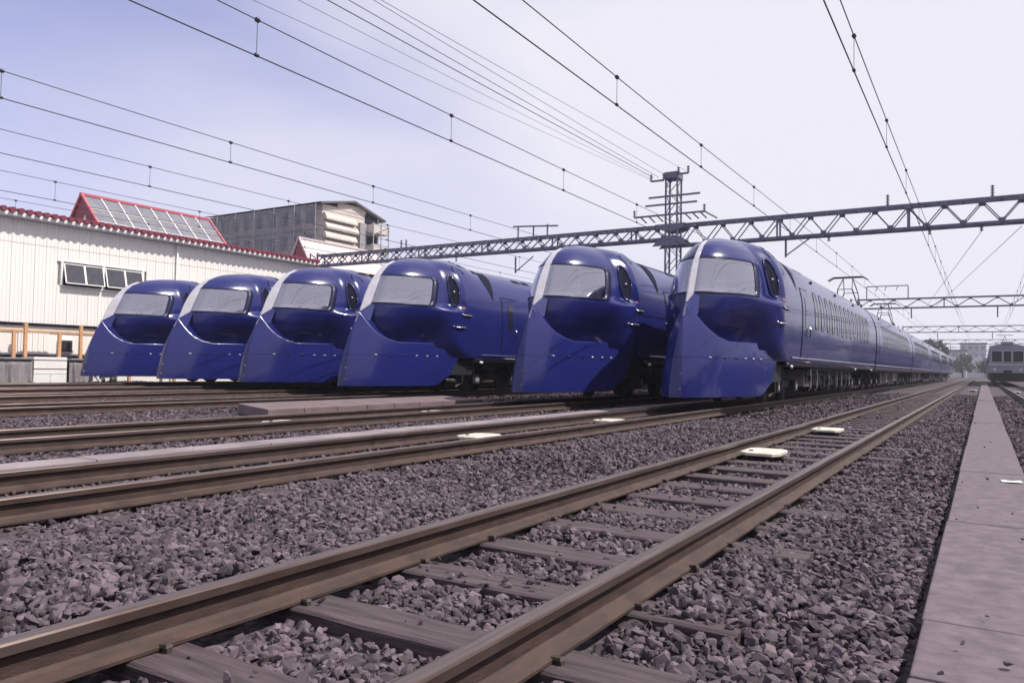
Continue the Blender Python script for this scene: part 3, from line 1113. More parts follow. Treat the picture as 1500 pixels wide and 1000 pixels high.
    for t in np.linspace(-1, 1, 15):
        s = 1.75 + .55 * t * t
        P_.append([(t * .78, s - .22, 2.44), (t * .78, s - .12, 2.60), (t * .76, s + .12, 2.66), (t * .74, s + .32, 2.60), (t * .74, s + .36, 2.38)])
    grid('driver_desk', P_, 'cab_desk', root, True)
    b = MB()
    b.tube([(x, 1.62 + .62 * x * x, 2.62 + .16 * float(sm(-.1, .5, x))) for x in np.linspace(-.25, .70, 14)], .020, 6)
    b.build('cowl_highlight', 'silver_paint', root, True)  # silver tube put in for the sunlit edge of the dash
    b = MB()
    b.box(.30, .72, 2.55, 2.68, 2.34, 3.05)
    b.box(.34, .68, 2.25, 2.66, 2.34, 2.58)
    b.build('driver_seat', 'seat_cloth', root, bevel=.05)
    b = MB()
    b.tube([(.80, 2.75, 2.34), (.83, 2.85, 3.3)], .035, 8)
    b.tube([(-.80, 2.75, 2.34), (-.83, 2.85, 3.3)], .035, 8)
    b.build('cab_post', 'cab_lining', root)
    # first car
    end = 21.55
    body_loft('car_body', 4.20, end, root, True, 14)
    # dark surface patches drawing the shade of the cab notch and roof slots
    for side in (1, -1):
        rows = []
        for z in np.linspace(2.84, 3.72, 9):
            sa = float(np.interp(z, [2.84, 3.1, 3.35, 3.5, 3.72], [5.20, 5.10, 4.98, 4.96, 5.08]))
            sb = float(np.interp(z, [2.84, 3.1, 3.35, 3.5, 3.72], [5.21, 5.30, 5.40, 5.46, 5.52]))
            rows.append([(side * (float(secw(np.array(z), topz(v), BW)) + .010), v, float(z) + .008) for v in np.linspace(sa, sb, 4)])
        grid('notch_shade', rows, 'dark_recess', root, True, flip=side > 0)
    roof_patch('roof_slot', 'dark_recess', root, 4.15, 4.75, 3.80, 3.88)
    roof_patch('roof_slot', 'dark_recess', root, 4.72, 5.05, 3.66, 3.82, .006, .12)
    roof_patch('roof_slot', 'dark_recess', root, 7.1, 7.55, 3.60, 3.70)
    roof_patch('roof_slot', 'dark_recess', root, 7.7, 8.15, 3.60, 3.70)
    skirt(root, 4.6, end)
    door(root, 6.15)
    f, q = PORT
    for i in range(13):
        wf = inst(f, root, (0, 7.65 + .93 * i, 0))
        inst(q, wf, (0, 0, 0))
    b = MB()
    for i in range(3):
        b.disc((float(secw(np.array(3.35), 3.88, BW)) + .01, 8.2 + 4.2 * i, 3.36), .05, .05, 'x', 10)
    b.build('side_lamp', 'black_rubber', root)
    bogie(root, 6.0)
    bogie(root, 18.6)
    underfloor(root, 8.2, 16.6, 5)
    for s in (4.6, 15.6, 20.2):
        b = MB().disc((1.37, s, .92), .045, .04, 'x', 10)
        b.v = [(x, s + (y - s) * 1.9, z) for x, y, z in b.v]
        b.build('skirt_lamp', 'lamp_lens', root, True)
    b = MB()
    b.box(-1.15, 1.15, 3.2, 4.6, .55, .98)
    b.box(-.34, .34, 1.0, 3.2, .35, .9)
    b.tube([(1.1, 4.0, .9), (1.1, 4.0, .3), (1.0, 3.8, .2)], .04, 6)
    b.tube([(1.15, 4.5, .9), (1.15, 4.5, .35)], .03, 6)
    b.build('front_underframe', 'underframe', root)
    MB().box(-1.0, 1.0, end, end + .65, .9, 3.5).build('gangway', 'black_rubber', root)
    return root

def next_car(root, y0, panto=False, nwin=17, seed=1):
    """another car behind, as parts of the same train; windows share meshes"""
    base = empty('car', (0, y0, 0), root)
    return base

PORT = porthole_meshes()
T6 = build_train()
T6.location = (TX[6], TY[6], 0)
for o_ in PORT:      # the two pattern meshes themselves are only sources
    bpy.data.objects.remove(o_) if False else None

# trailing cars: one set of meshes, copied along the train
def trailing_protos(root, y0):
    before = set(root.children)
    body_loft('car_body', 0, CAR_L - .35, root, False, 10)
    skirt(root, 0, CAR_L - .35)
    f, q = PORT
    for i in range(15):
        wf = inst(f, root, (0, 2.6 + .98 * i, 0))
        inst(q, wf, (0, 0, 0))
    for yy in (3.0, 14.0):
        MB().disc((float(secw(np.array(3.35), 3.88, BW)) + .01, yy, 3.36), .05, .05, 'x', 10).build('side_lamp', 'black_rubber', root)
    for yy in (1.4, CAR_L - 1.8):
        P = [[(float(secw(np.array(z), 3.88, BW)) + .008, yy + .4 * t, float(z)) for t in (-1, 1)] for z in np.linspace(1.12, 2.95, 8)]
        grid('door', P, 'blue_paint', root, True, flip=True)
    bogie(root, 2.6)
    bogie(root, CAR_L - 3.0)
    r = random.Random(9)
    s_ = 5.0
    while s_ < CAR_L - 6:
        l = r.uniform(.5, 1.6)
        MB().box(-1.0, 1.0, s_, s_ + l, r.uniform(.2, .4), .9).build('equipment_box', r.choice(['equipment_grey', 'underframe', 'equipment_pale']), root)
        s_ += l + r.uniform(.15, .5)
    MB().box(-1.2, 1.2, .3, CAR_L - .6, .85, .97).build('floor_frame', 'underframe', root)
    MB().box(-1.0, 1.0, CAR_L - .37, CAR_L + .02, .9, 3.5).build('gangway', 'black_rubber', root)
    made = [c for c in root.children if c not in before]
    for c in made:
        c.location.y += y0
    return made
FIRST = list(T6.children)
CAR0 = trailing_protos(T6, 21.95)
for k in range(1, 5):
    for c in CAR0:
        n_ = copy_tree(c, T6)
        n_.location.y += CAR_L * k

# pantographs on the second and third cars
def pantograph(root, y):
    b = MB()
    b.bar((-.5, y - .6, 3.98), (-.5, y + .6, 3.98), .05)
    b.bar((.5, y - .6, 3.98), (.5, y + .6, 3.98), .05)
    for sx in (-1, 1):
        for dy in (-.55, .55):
            b.disc((sx * .5, y + dy, 3.90), .05, .14, 'z', 8)
    for dy in (-1, 1):
        b.bar((-.45, y + dy * .5, 4.0), (-.3, y + dy * .95, 4.6), .04)
        b.bar((.45, y + dy * .5, 4.0), (.3, y + dy * .95, 4.6), .04)
        b.bar((-.3, y + dy * .95, 4.6), (-.2, y, 5.2), .035)
        b.bar((.3, y + dy * .95, 4.6), (.2, y, 5.2), .035)
        b.bar((-.3, y + dy * .95, 4.6), (.3, y + dy * .95, 4.6), .03)
    p = b.build('pantograph', 'wire', root)
    h = MB()
    for dy in (-.16, .16):
        h.bar((-.62, y + dy, 5.24), (.62, y + dy, 5.24), .06, .05)
        h.bar((-.62, y + dy, 5.24), (-.86, y + dy, 5.10), .04)
        h.bar((.62, y + dy, 5.24), (.86, y + dy, 5.10), .04)
    h.build('collector_head', 'wire', p)
pantograph(T6, 23.6)
pantograph(T6, 39.2)
tag(T6, 'long dark blue bullet-nosed train nearest the walkway, side windows in view', 'train', 'blue express trains lined up')

TL = {5: 'dark blue bullet-nosed train standing just left of the long one, mast behind its roof',
      4: 'dark blue bullet-nosed train standing behind the low deck, cab side and door visible',
      3: 'dark blue bullet-nosed train, third from the white workshop wall',
      2: 'dark blue bullet-nosed train, second from the white workshop wall',
      1: 'dark blue bullet-nosed train beside the white workshop wall, end of the row'}
# others: first car plus one trailing car
for k in (5, 4, 3, 2, 1):
    t = T6.copy()
    C.objects.link(t)
    t.location = (TX[k], TY[k], 0)
    t['label'] = TL[k]
    for ch in FIRST + (CAR0 if k > 3 else []):
        copy_tree(ch, t)
for o_ in PORT:
    bpy.data.objects.remove(o_, do_unlink=True)

# ------------------------------------------------------------------ gantries
GY = 33.5
def unit_mesh(name, b, m):
    me = bpy.data.meshes.new(name)
    me.from_pydata(b.v, [], b.f)
    me.materials.append(MATS[m])
    return me
def truss(parent, xa, xb, zb, zt, pitch, dy=0.28, w=.06):
    for y in (-dy, dy):
        MB().box(xa, xb, y - .045, y + .045, zt - .095, zt).build('top_chord', 'gantry_steel', parent)
        MB().box(xa, xb, y - .045, y + .045, zb, zb + .095).build('bottom_chord', 'gantry_steel', parent)
    n = int(round((xb - xa) / pitch))
    p = (xb - xa) / n
    h0, h1 = zb + .11, zt - .11
    ma = unit_mesh('brace', MB().bar((0, 0, h0), (p, 0, h1), w, .035), 'gantry_steel')
    mb_ = unit_mesh('brace', MB().bar((0, 0, h1), (p, 0, h0), w, .035), 'gantry_steel')
    gp = unit_mesh('gusset_plate', MB().box(-.11, .11, -.012, .012, -.075, .075), 'gantry_steel')
    vt = unit_mesh('strut', MB().box(-.035, .035, -.03, .03, h0, h1), 'gantry_steel')
    for y in (-dy, dy):
        for i in range(n):
            o = bpy.data.objects.new('brace', ma if i % 2 == 0 else mb_)
            C.objects.link(o)
            o.parent = parent
            o.location = (xa + i * p, y, 0)
            g_ = bpy.data.objects.new('gusset_plate', gp)
            C.objects.link(g_)
            g_.parent = parent
            g_.location = (xa + (i + 1) * p, y + (.055 if y > 0 else -.055), (zt - .13) if i % 2 == 0 else (zb + .13))
            if i % 8 == 7:
                v = bpy.data.objects.new('strut', vt)
                C.objects.link(v)
                v.parent = parent
                v.location = (xa + i * p, y, 0)
    tm_ = unit_mesh('cross_tie', MB().bar((0, -dy + .05, 0), (0, dy - .05, 0), .05), 'gantry_steel')
    td_ = unit_mesh('diagonal_tie', MB().bar((.03, -dy + .05, 0), (p - .03, dy - .05, 0), .035), 'gantry_steel')
    for i in range(0, n + 1):
        for nm_, me_, zz_ in (('cross_tie', tm_, zt - .05), ('cross_tie', tm_, zb + .05), ('diagonal_tie', td_, zb + .058)):
            if nm_ == 'diagonal_tie' and i == n:
                continue
            o = bpy.data.objects.new(nm_, me_)
            C.objects.link(o)
            o.parent = parent
            o.location = (xa + i * p, 0, zz_)

def lattice_post(parent, x, y, z0_, z1_, w=.36, name='post'):
    b = MB()
    for sx in (-1, 1):
        for sy in (-1, 1):
            b.box(x + sx * w - .035, x + sx * w + .035, y + sy * w - .035, y + sy * w + .035, z0_, z1_)
    b.build(name, 'gantry_steel', parent)
    z = z0_
    i = 0
    m = MB()
    while z < z1_ - .3:
        zn = min(z + .62, z1_)
        s = 1 if i % 2 else -1
        for sy in (-1, 1):
            m.bar((x - s * w, y + sy * (w + .02), z), (x + s * w, y + sy * (w + .02), zn), .04, .025)
        for sx in (-1, 1):
            m.bar((x + sx * (w + .02), y - s * w, z), (x + sx * (w + .02), y + s * w, zn), .025, .04)
        z = zn
        i += 1
    m.build('lacing', 'gantry_steel', parent)

def insul(parent, x, y, z, n=4, up=False, m='insulator'):
    b = MB()
    d = 1 if up else -1
    b.tube([(x, y, z), (x, y, z + d * .09 * n)], .02, 6)
    for i in range(n):
        b.disc((x, y, z + d * (.06 + .085 * i)), .065, .03, 'z', 10)
    return b.build('insulator', m, parent)

G1 = empty('overhead_gantry', (0, GY, 0))
tag(G1, 'long lattice steel gantry spanning above all the blue trains', 'gantry', 'overhead line gantries')
MX = -12.05
truss(G1, -34.4, MX - .35, 6.70, 7.38, .52)
truss(G1, MX + .35, 9.2, 6.38, 7.38, .62)
lattice_post(G1, -34.6, 0, GZ - .1, 7.5, .3)
lattice_post(G1, 9.5, 0, GZ - .1, 7.5, .3)
# big gussets where the truss meets the mast
b = MB()
for y in (-.42, .42):
    b.prism([(MX - .72, 7.39), (MX + .72, 7.39), (MX + .5, 7.15), (MX + .25, 7.06), (MX - .25, 7.06), (MX - .5, 7.15)], y - .012, y + .012)
    b.prism([(MX - .85, 6.40), (MX + .85, 6.40), (MX + .5, 6.76), (MX + .25, 6.86), (MX - .25, 6.86), (MX - .5, 6.76)], y - .012, y + .012)
b.build('mast_gusset', 'gantry_steel', G1)
for x in (-20.45, -7.1):
    b = MB()
    b.tube([(x, 0, 6.45), (x, 0, 5.62)], .045, 8)
    b.tube([(x, 0, 5.68), (x + 1.05, 0, 6.42)], .028, 6)
    b.build('drop_tube', 'gantry_steel', G1)
for x in (-27.4, -24.2, -16.0, -9.3, -5.40, -1.76, -.05, 2.0):
    insul(G1, x, 0, 6.44 if x > MX else 6.70, 3)
for x in (-27.87, -27.52, -3.2, 0.3):
    insul(G1, x, -.2, 7.38, 5, True)
# small raised frames on the top chord
b = MB()
for x in (-20.2, -19.3, -18.5):
    b.bar((x, -.2, 7.38), (x, -.2, 7.95), .06)
b.bar((-20.5, -.2, 7.98), (-17.9, -.2, 7.82), .07)
b.build('top_frame', 'gantry_steel', G1)

# tall mast
MT = empty('lattice_mast', (MX, GY, GZ))
tag(MT, 'tall lattice mast with cross arms rising through the gantry behind the trains', 'mast')
lattice_post(MT, 0, 0, -.1, 9.75 - GZ, .27)
MB().box(-.33, .33, -.33, .33, 9.48 - GZ, 9.78 - GZ).build('cap_plate', 'gantry_steel', MT)
def arm(xa, xb, z, tip=True, w=.075):
    z -= GZ
    b = MB()
    b.bar((xa, -.36, z), (xb, -.36, z), w)
    o = b.build('cross_arm', 'gantry_steel', MT)
    if tip:
        for x in (xa, xb):
            insul(o, x, -.36, z - .03, 4, True)
arm(-.95, -.35, 9.42)
arm(.35, .80, 9.62)
arm(-1.05, 1.35, 8.66, False)
arm(-1.22, 1.22, 8.30, False)
arm(-1.75, 1.55, 7.82)
b = MB()
for x in (-1.4, -1.0, -.6, .7, 1.05, 1.4):
    b.bar((x, -.45, 7.78 - GZ), (x + .28, -.45, 7.50 - GZ), .06)
b.bar((1.55, -.45, 7.82 - GZ), (2.15, -.45, 7.45 - GZ), .06)
b.build('bracket', 'gantry_steel', MT)

# gantries farther along the yard
G2 = empty('overhead_gantry', (0, 75.0, 0))
tag(G2, 'second lattice gantry beyond the long train, with a small frame on its left end', 'gantry', 'overhead line gantries')
truss(G2, -9.6, 13.5, 6.48, 7.38, .96)
lattice_post(G2, -9.9, 0, GZ - .1, 7.45, .3)
lattice_post(G2, 13.8, 0, GZ - .1, 7.45, .3)
b = MB()
for x in (-5.35, 1.0):
    b.tube([(x, 0, 6.45), (x, 0, 5.6)], .05, 8)
b.build('drop_tube', 'gantry_steel', G2)
b = MB()
b.bar((-8.9, 0, 7.38), (-8.9, 0, 8.5), .08)
b.bar((-5.6, 0, 7.38), (-5.6, 0, 8.5), .08)
b.bar((-8.9, 0, 8.5), (-5.6, 0, 8.5), .08)
for x in (-8.0, -7.3, -6.4):
    b.bar((x, 0, 8.46), (x - .15, 0, 8.1), .05)
b.build('top_frame', 'gantry_steel', G2)
for y_, lab in ((120.0, 'third lattice gantry in the distance over the rear of the long train'),
                (167.0, 'distant fourth gantry, above the roof of the grey train'),
                (212.0, 'hazy fifth gantry far down the line'),
                (256.0, 'faintest gantry farthest down the line')):
    c = copy_tree(G2, skip=('top_frame',))
    c.location = (0 if y_ < 200 else .6, y_, 0)
    c['label'] = lab

# ------------------------------------------------------------------ overhead lines
def wire(name, pts, r, parent, m='wire'):
    return MB().tube(pts, r, 5).build(name, m, parent)
def overhead(x, zc, zm, y0, y1, d0, dstep, label, x1=None, r=.0105):
    root = empty('overhead_line', (x, 0, 0))
    tag(root, label, 'overhead wire', 'overhead contact lines')
    ys_ = np.linspace(y0, y1, 24)
    wire('contact_wire', [(0, float(v), zc) for v in ys_], r, root)
    mz = lambda v: zm + .05 * math.cos((v - GY) / 21.0 * math.pi)
    wire('messenger_wire', [(0, float(v), mz(v)) for v in np.arange(y0, y1 + 1, 3.5)], r * .85, root)
    v = d0
    src = None
    while v < min(y1, 75):
        b = MB()
        b.tube([(0, v, zc), (0, v, mz(v))], .005, 5)
        b.disc((0, v, mz(v)), .035, .06, 'y', 6)
        b.disc((0, v, zc + .01), .028, .06, 'y', 6)
        b.build('dropper', 'wire', root)
        v += dstep
    return root
overhead(-1.76, 5.64, 6.26, -5, 260, 8.35, 4.87, 'overhead wires above the empty foreground track')
overhead(-5.39, 5.35, 5.89, -5, 260, 2.8, 4.65, 'overhead wires above the long train nearest the walkway')
overhead(-8.92, 5.22, 5.78, -5, 110, 2.6, 4.75, 'overhead wires above the train next to the long one')
overhead(-14.3, 5.25, 5.75, -5, 110, 6.45, 4.7, 'overhead wires above the train behind the low deck')
overhead(-18.58, 5.36, 5.93, -5, 110, 2.6, 4.7, 'overhead wires above the third train from the wall')
overhead(-22.4, 5.30, 5.88, -5, 110, 6.9, 4.7, 'overhead wires above the second train from the wall')
overhead(-27.1, 5.40, 6.05, -5, 110, 3.4, 4.7, 'overhead wires beside the workshop wall, lowest on the left')
overhead(1.80, 5.5, 6.1, 20, 260, 22, 5, 'overhead wires above the right-hand track')

FD = [((440, 8.05), 9.62), ((490, 8.45), 9.62), ((525, 8.75), 9.62), ((537, 9.0), 9.70), ((560, 9.05), 8.64), ((605, 9.5), 8.28)]
FL = ['faint thin feeder wire, lowest of the bundle running to the mast', 'second faint feeder wire of the bundle running to the mast',
      'dark feeder wire in the middle of the bundle to the mast', 'dark feeder wire just above the middle of the bundle to the mast',
      'feeder wire second from the top of the bundle to the mast', 'topmost thin feeder wire of the bundle to the mast']
# feeder wires: height at y = 12 and at the mast
for (lab, xa, za, zb, r) in ((FL[0], -12.95, 8.55, 9.48, .006), (FL[1], -12.9, 8.98, 9.50, .006), (FL[2], -12.85, 9.30, 9.58, .013),
                             (FL[3], -12.6, 9.42, 9.56, .010), (FL[4], -12.35, 9.60, 9.66, .008), (FL[5], -11.3, 8.95, 9.70, .007)):
    k = (zb - za) / (GY - 12)
    root = empty('feeder_wire', (xa, 0, 0))
    tag(root, lab, 'wire', 'feeder wires to the mast')
    wire('strand', [(0, float(v), za + (v - 12) * k - 1.2 * math.sin(math.pi * np.clip((v + 20) / (GY + 20), 0, 1)) * .12) for v in np.linspace(-20, GY - .45, 20)], r, root)
# wires crossing between the two gantries
for i, (a, b_, lab) in enumerate((((-.05, GY, 6.16), (-4.3, 75, 6.48), 'thin wire slanting from the near gantry to the second, nearer of a pair'),
                                  ((1.2, GY, 6.25), (-3.6, 75, 6.48), 'thin wire slanting from the near gantry to the second, farther of a pair'))):
    root = empty('span_wire', a)
    tag(root, lab, 'wire', 'slanting span wires')
    wire('strand', [(0, 0, 0), (b_[0] - a[0], b_[1] - a[1], b_[2] - a[2])], .012, root)

# ------------------------------------------------------------------ workshop
WX = -34.0
WS = empty('workshop_building', (WX, 15, GZ))
tag(WS, 'long white ribbed workshop with red tiled eave behind the trains', 'building')
wy0, wy1 = 4.0, 32.3
def L(x, y, z): return (x - WX, y - 15, z - GZ)
WZ0, WZ1 = 2.32, 6.62
MB().box(-14, -.10, wy0 - 15, wy1 - 15, 0, WZ1 - GZ - .1).build('core', 'white_cladding', WS)
win_y0, win_y1, win_z0, win_z1 = 18.0, 21.75, 4.02, 5.05
# ribbed sheets: each a panel with standing seams
pw = 0.46
pan = {}
def rib_panel(z0_, z1_):
    key = (round(z0_, 3), round(z1_, 3))
    if key not in pan:
        b = MB()
        prof_ = [(0, 0), (.012, .013), (.035, .013), (.045, 0), (pw * .36, -.003), (pw * .39, .008), (pw * .42, .008), (pw * .45, -.003),
                 (pw * .70, -.003), (pw * .72, .008), (pw * .75, .008), (pw * .77, -.003), (pw - .004, 0)]
        n = len(prof_)
        vs = [(d, y, z0_) for y, d in prof_] + [(d, y, z1_) for y, d in prof_]
        b.add(vs, [(i, i + 1, n + i + 1, n + i) for i in range(n - 1)])
        pan[key] = unit_mesh('wall_panel', b, 'white_cladding')
    return pan[key]
y = wy0
while y < wy1 - .2:
    inwin = (y + pw > win_y0 + .02) and (y < win_y1 - .02)
    spans = [(WZ0, 5.60), (5.615, WZ1)] if not inwin else [(WZ0, win_z0), (win_z1, 5.60), (5.615, WZ1)]
    for a, b_ in spans:
        o = bpy.data.objects.new('wall_panel', rib_panel(a - GZ, b_ - GZ))
        C.objects.link(o)
        o.parent = WS
        o.location = (random.uniform(-.004, .004), y - 15, 0)
    y += pw
# eave: gutter board and tile ends
MB().box(0, .44, wy0 - 15.2, wy1 - 14.7, WZ1 - GZ + .0, WZ1 - GZ + .17).build('gutter', 'white_trim', WS, bevel=.02)
tm = unit_mesh('eave_tile', MB().tube([(-1.6, 0, .10), (.56, 0, -.02)], .115, 10), 'red_tile')
y = wy0
while y < wy1 + .3:
    o = bpy.data.objects.new('eave_tile', tm)
    C.objects.link(o)
    o.parent = WS
    o.location = (0, y - 15, WZ1 - GZ + .24)
    y += .335
b = MB()
b.add([(.40, wy0 - 15.2, WZ1 - GZ + .2), (.40, wy1 - 14.7, WZ1 - GZ + .2), (-7, wy1 - 14.7, WZ1 - GZ + .34), (-7, wy0 - 15.2, WZ1 - GZ + .34),
       (-14, wy1 - 14.7, WZ1 - GZ + .2), (-14, wy0 - 15.2, WZ1 - GZ + .2)], [(0, 1, 2, 3), (3, 2, 4, 5)])
b.build('roof', 'red_tile', WS)
# end wall
MB().box(-13.9, .05, wy1 - 15.0, wy1 - 14.93, 0, WZ1 - GZ).build('end_wall', 'white_cladding', WS)
# downpipe
MB().tube([(.09, 23.5 - 15, WZ1 - GZ), (.09, 23.5 - 15, 0)], .045, 8).build('downpipe', 'white_trim', WS, True)
# ribbon of hopper windows
wf = MB()
wz0, wz1 = win_z0 - GZ, win_z1 - GZ
wf.box(-.09, .05, win_y0 - 15, win_y1 - 15, wz0 - .07, wz0)
wf.box(-.09, .05, win_y0 - 15, win_y1 - 15, wz1, wz1 + .05)
for yy in (win_y0, 19.85, win_y1):
    wf.box(-.09, .05, yy - 15 - .05, yy - 15 + .05, wz0, wz1)
wfo = wf.build('window', 'white_trim', WS)
MB().box(-.099, -.09, win_y0 - 15, win_y1 - 15, wz0, wz1).build('opening', 'dark_recess', wfo)
for ya, yb_ in ((18.08, 18.93), (18.97, 19.78), (19.92, 20.80), (20.84, 21.68)):
    # panes tilted outward at the bottom
    tz, bz, ox = wz1 - .08, wz0 + .10, .26
    v0, v1 = ya - 15, yb_ - 15
    b = MB()
    f_ = .045
    for (p, q) in (((0.03, v0, tz), (ox, v0, bz)), ((0.03, v1, tz), (ox, v1, bz)), ((.03, v0, tz), (.03, v1, tz)), ((ox, v0, bz), (ox, v1, bz))):
        b.bar(p, q, f_)
    sash = b.build('sash', 'white_trim', wfo)
    MB().add([(.03, v0, tz), (.03, v1, tz), (ox, v1, bz), (ox, v0, bz)], [(0, 3, 2, 1)]).build('pane', 'hopper_glass', sash)
# sill apron below the window
# glazed roof monitors
def monitor(parent, org, y0, y1, rx, rz, rb, lx, lz, plain=False):
    m = empty('roof_monitor', (rx - org[0], y0 - org[1], rb[1] - org[2]), parent)
    Z = lambda z: z - rb[1]
    def P_(x, y, z): return (x - rx, y - y0, z - rb[1])
    zr, zl = rb[1] - .4, lz - .5
    for yy in (y0, y1):
        MB().prism([(lx - rx, Z(zl)), (rb[0] + .35 - rx, Z(zr)), (0, Z(rz - .06))], yy - y0 - .02, yy - y0 + .02).build('gable', 'red_gable', m)
    b = MB()
    b.add([P_(rx, y0, rz - .03), P_(rb[0] + .35, y0, zr), P_(rb[0] + .35, y1, zr), P_(rx, y1, rz - .03)], [(0, 1, 2, 3)])
    b.build('glazing', 'pale_roof' if plain else 'roof_glass', m)
    b = MB()
    b.add([P_(rx, y0, rz - .03), P_(lx - .3, y0, zl), P_(lx - .3, y1, zl), P_(rx, y1, rz - .03)], [(3, 2, 1, 0)])
    b.build('back_slope', 'red_frame', m)
    b = MB()
    b.bar(P_(rx, y0 - .12, rz), P_(rx, y1 + .12, rz), .16, .12)
    for yy in (y0 - .06, y1 + .06):
        b.bar(P_(rx, yy, rz), P_(rb[0] + .36, yy, zr), .10)
        b.bar(P_(rx, yy, rz), P_(lx - .3, yy, zl), .10)
    b.build('edge', 'pale_roof' if plain else 'red_frame', m)
    if plain:
        return m
    n = max(2, int((y1 - y0) / .82))
    for i in range(1, n):
        yy = y0 + (y1 - y0) * i / n
        MB().bar(P_(rx + .03, yy, rz - .03), P_(rb[0] + .38, yy, zr), .045).build('glazing_bar', 'white_trim', m)
    b = MB()
    for t in (.36, .70):
        p0 = Vector(P_(rx + .02, y0, rz - .02)).lerp(Vector(P_(rb[0] + .37, y0, zr)), t)
        b.bar(p0, p0 + Vector((0, y1 - y0, 0)), .03)
    b.build('glazing_rail', 'white_trim', m)
    b = MB()
    cy = (lx + rb[0]) / 2
    b.prism([(cy - .28 - rx, rb[1] + .1 - rb[1]), (cy + .28 - rx, 0.06), (cy - rx, .62)], -.03, -.005)
    b.build('gable_vent', 'white_trim', m)
    return m
monitor(WS, (WX, 15, GZ), 20.53, 27.6, -37.16, 8.82, (-35.5, 7.18), -38.2, 7.6)
# ground floor zone under the ribbed wall
LZ = lambda z: z - GZ
MB().box(-.09, .10, wy0 - 15, wy1 - 15, LZ(2.22), LZ(2.31)).build('drip_rail', 'dark_recess', WS)
MB().box(-.095, .0, wy0 - 15, wy1 - 15, LZ(2.02), LZ(2.20)).build('band', 'cream_band', WS)
for (a, b_) in ((15.0, 15.68), (16.38, 17.62), (20.6, 23.0), (24, 27)):
    bb = MB()
    k = int((b_ - a) / .11)
    for i in range(k):
        yy = a - 15 + (b_ - a) * i / k
        bb.box(-.09, -.06 + (.012 if i % 2 else 0), yy, yy + (b_ - a) / k - .012, LZ(1.02), LZ(1.90))
    bb.build('shutter', 'white_cladding', WS)
fw = MB().box(-.08, .0, 17.98 - 15, 18.62 - 15, LZ(1.10), LZ(1.68))
ow = fw.build('window', 'white_trim', WS)
MB().box(0.001, .006, 18.03 - 15, 18.57 - 15, LZ(1.14), LZ(1.64)).build('pane', 'black_rubber', ow)
MB().box(-.09, .3, wy0 - 15, wy1 - 15, LZ(.86), LZ(.98)).build('sill_beam', 'dark_recess', WS)
# orange steel frame in front of it
OF = empty('steel_frame', (WX + .55, 15, GZ))
tag(OF, 'orange steel posts and rails along the foot of the workshop wall', 'frame')
for yy, zt in ((15.92 + .0, 2.0), (16.36, 2.28), (17.72, 1.95), (18.62, 2.28), (20.9, 2.28), (23.2, 2.28)):
    MB().box(-.06, .06, yy - 15 - .06, yy - 15 + .06, 0, LZ(zt)).build('post', 'orange_steel', OF)
MB().box(-.03, .03, -10, 17, LZ(1.92), LZ(1.99)).build('rail', 'orange_steel', OF)
MB().box(-.03, .03, -10, 17, LZ(.60), LZ(.66)).build('rail', 'orange_steel', OF)
# white metal cabinet and wrapped stacks on the ground
CB = empty('metal_cabinet', (WX + 1.0, 17.0, GZ))
tag(CB, 'white metal cabinet with two lower doors standing by the workshop wall', 'cabinet')
for z0_, z1_ in ((.62, .96), (.40, .60), (.98, 1.12)):
    MB().box(-.3, .32, -.66, .66, z0_, z1_ - .02).build('drawer', 'white_trim', CB, bevel=.01)
MB().box(-.3, .32, -.66, -.006, 0.04, .385).build('door', 'white_trim', CB, bevel=.01)
MB().box(-.3, .32, .006, .66, 0.04, .385).build('door', 'white_trim', CB, bevel=.01)
MB().box(-.29, .28, -.65, .65, 0, 1.0).build('carcass', 'equipment_grey', CB)
def wrapped(y0, y1, label, seed):
    r = random.Random(seed)
    e = empty('wrapped_stack', (WX + 1.1, (y0 + y1) / 2, GZ))
    tag(e, label, 'covered stack', 'grey covered stacks')
    n = 14
    h = (y1 - y0) / 2
    rows = []
    for i in range(n + 1):
        yy = -h + 2 * h * i / n
        o1, o2 = r.uniform(-.04, .05), r.uniform(-.03, .04)
        rows.append([(-.3, yy, 1.02), (.25 + o2 * .3, yy, 1.0), (.30 + o1 * .5, yy, .8), (.30 + o1, yy, .45), (.33 + o1 * 1.4, yy, 0.0)])
    P = grid('cover', rows, 'grey_sheet', e, False)
    MB().box(-.3, .24, -h + .02, h - .02, 0, .98).build('load', 'underframe', e)
    MB().box(.20, .36, -h, h, 1.0, 1.07).build('strap_board', 'equipment_pale', e)
wrapped(15.0, 16.25, 'grey sheeted stack at the left edge, beside the white cabinet', 3)
wrapped(17.72, 18.75, 'grey sheeted stack between the white cabinet and the first train', 8)
# hose and small machine by the first train
mc = empty('floor_cleaner', (WX + 1.4, 19.25, GZ))
tag(mc, 'small white machine with red side half hidden by the first train', 'machine')
MB().box(-.3, .3, -.42, .42, .95, 1.5).build('housing', 'white_trim', mc, bevel=.08)
MB().box(.295, .32, -.25, .2, 1.02, 1.38).build('panel', 'red_gable', mc)
MB().box(-.25, .25, -.35, .35, .25, .9).build('chassis', 'equipment_grey', mc, bevel=.04)
MB().tube([(.35, -.45, .9), (.42, -.5, .55), (.35, -.55, .25), (.45, -.45, .08)], .07, 8).build('hose', 'white_trim', mc, True)
for yy in (-.25, .25):
    MB().disc((.2, yy, .14), .14, .1, 'x', 14).build('wheel', 'black_rubber', mc, True)

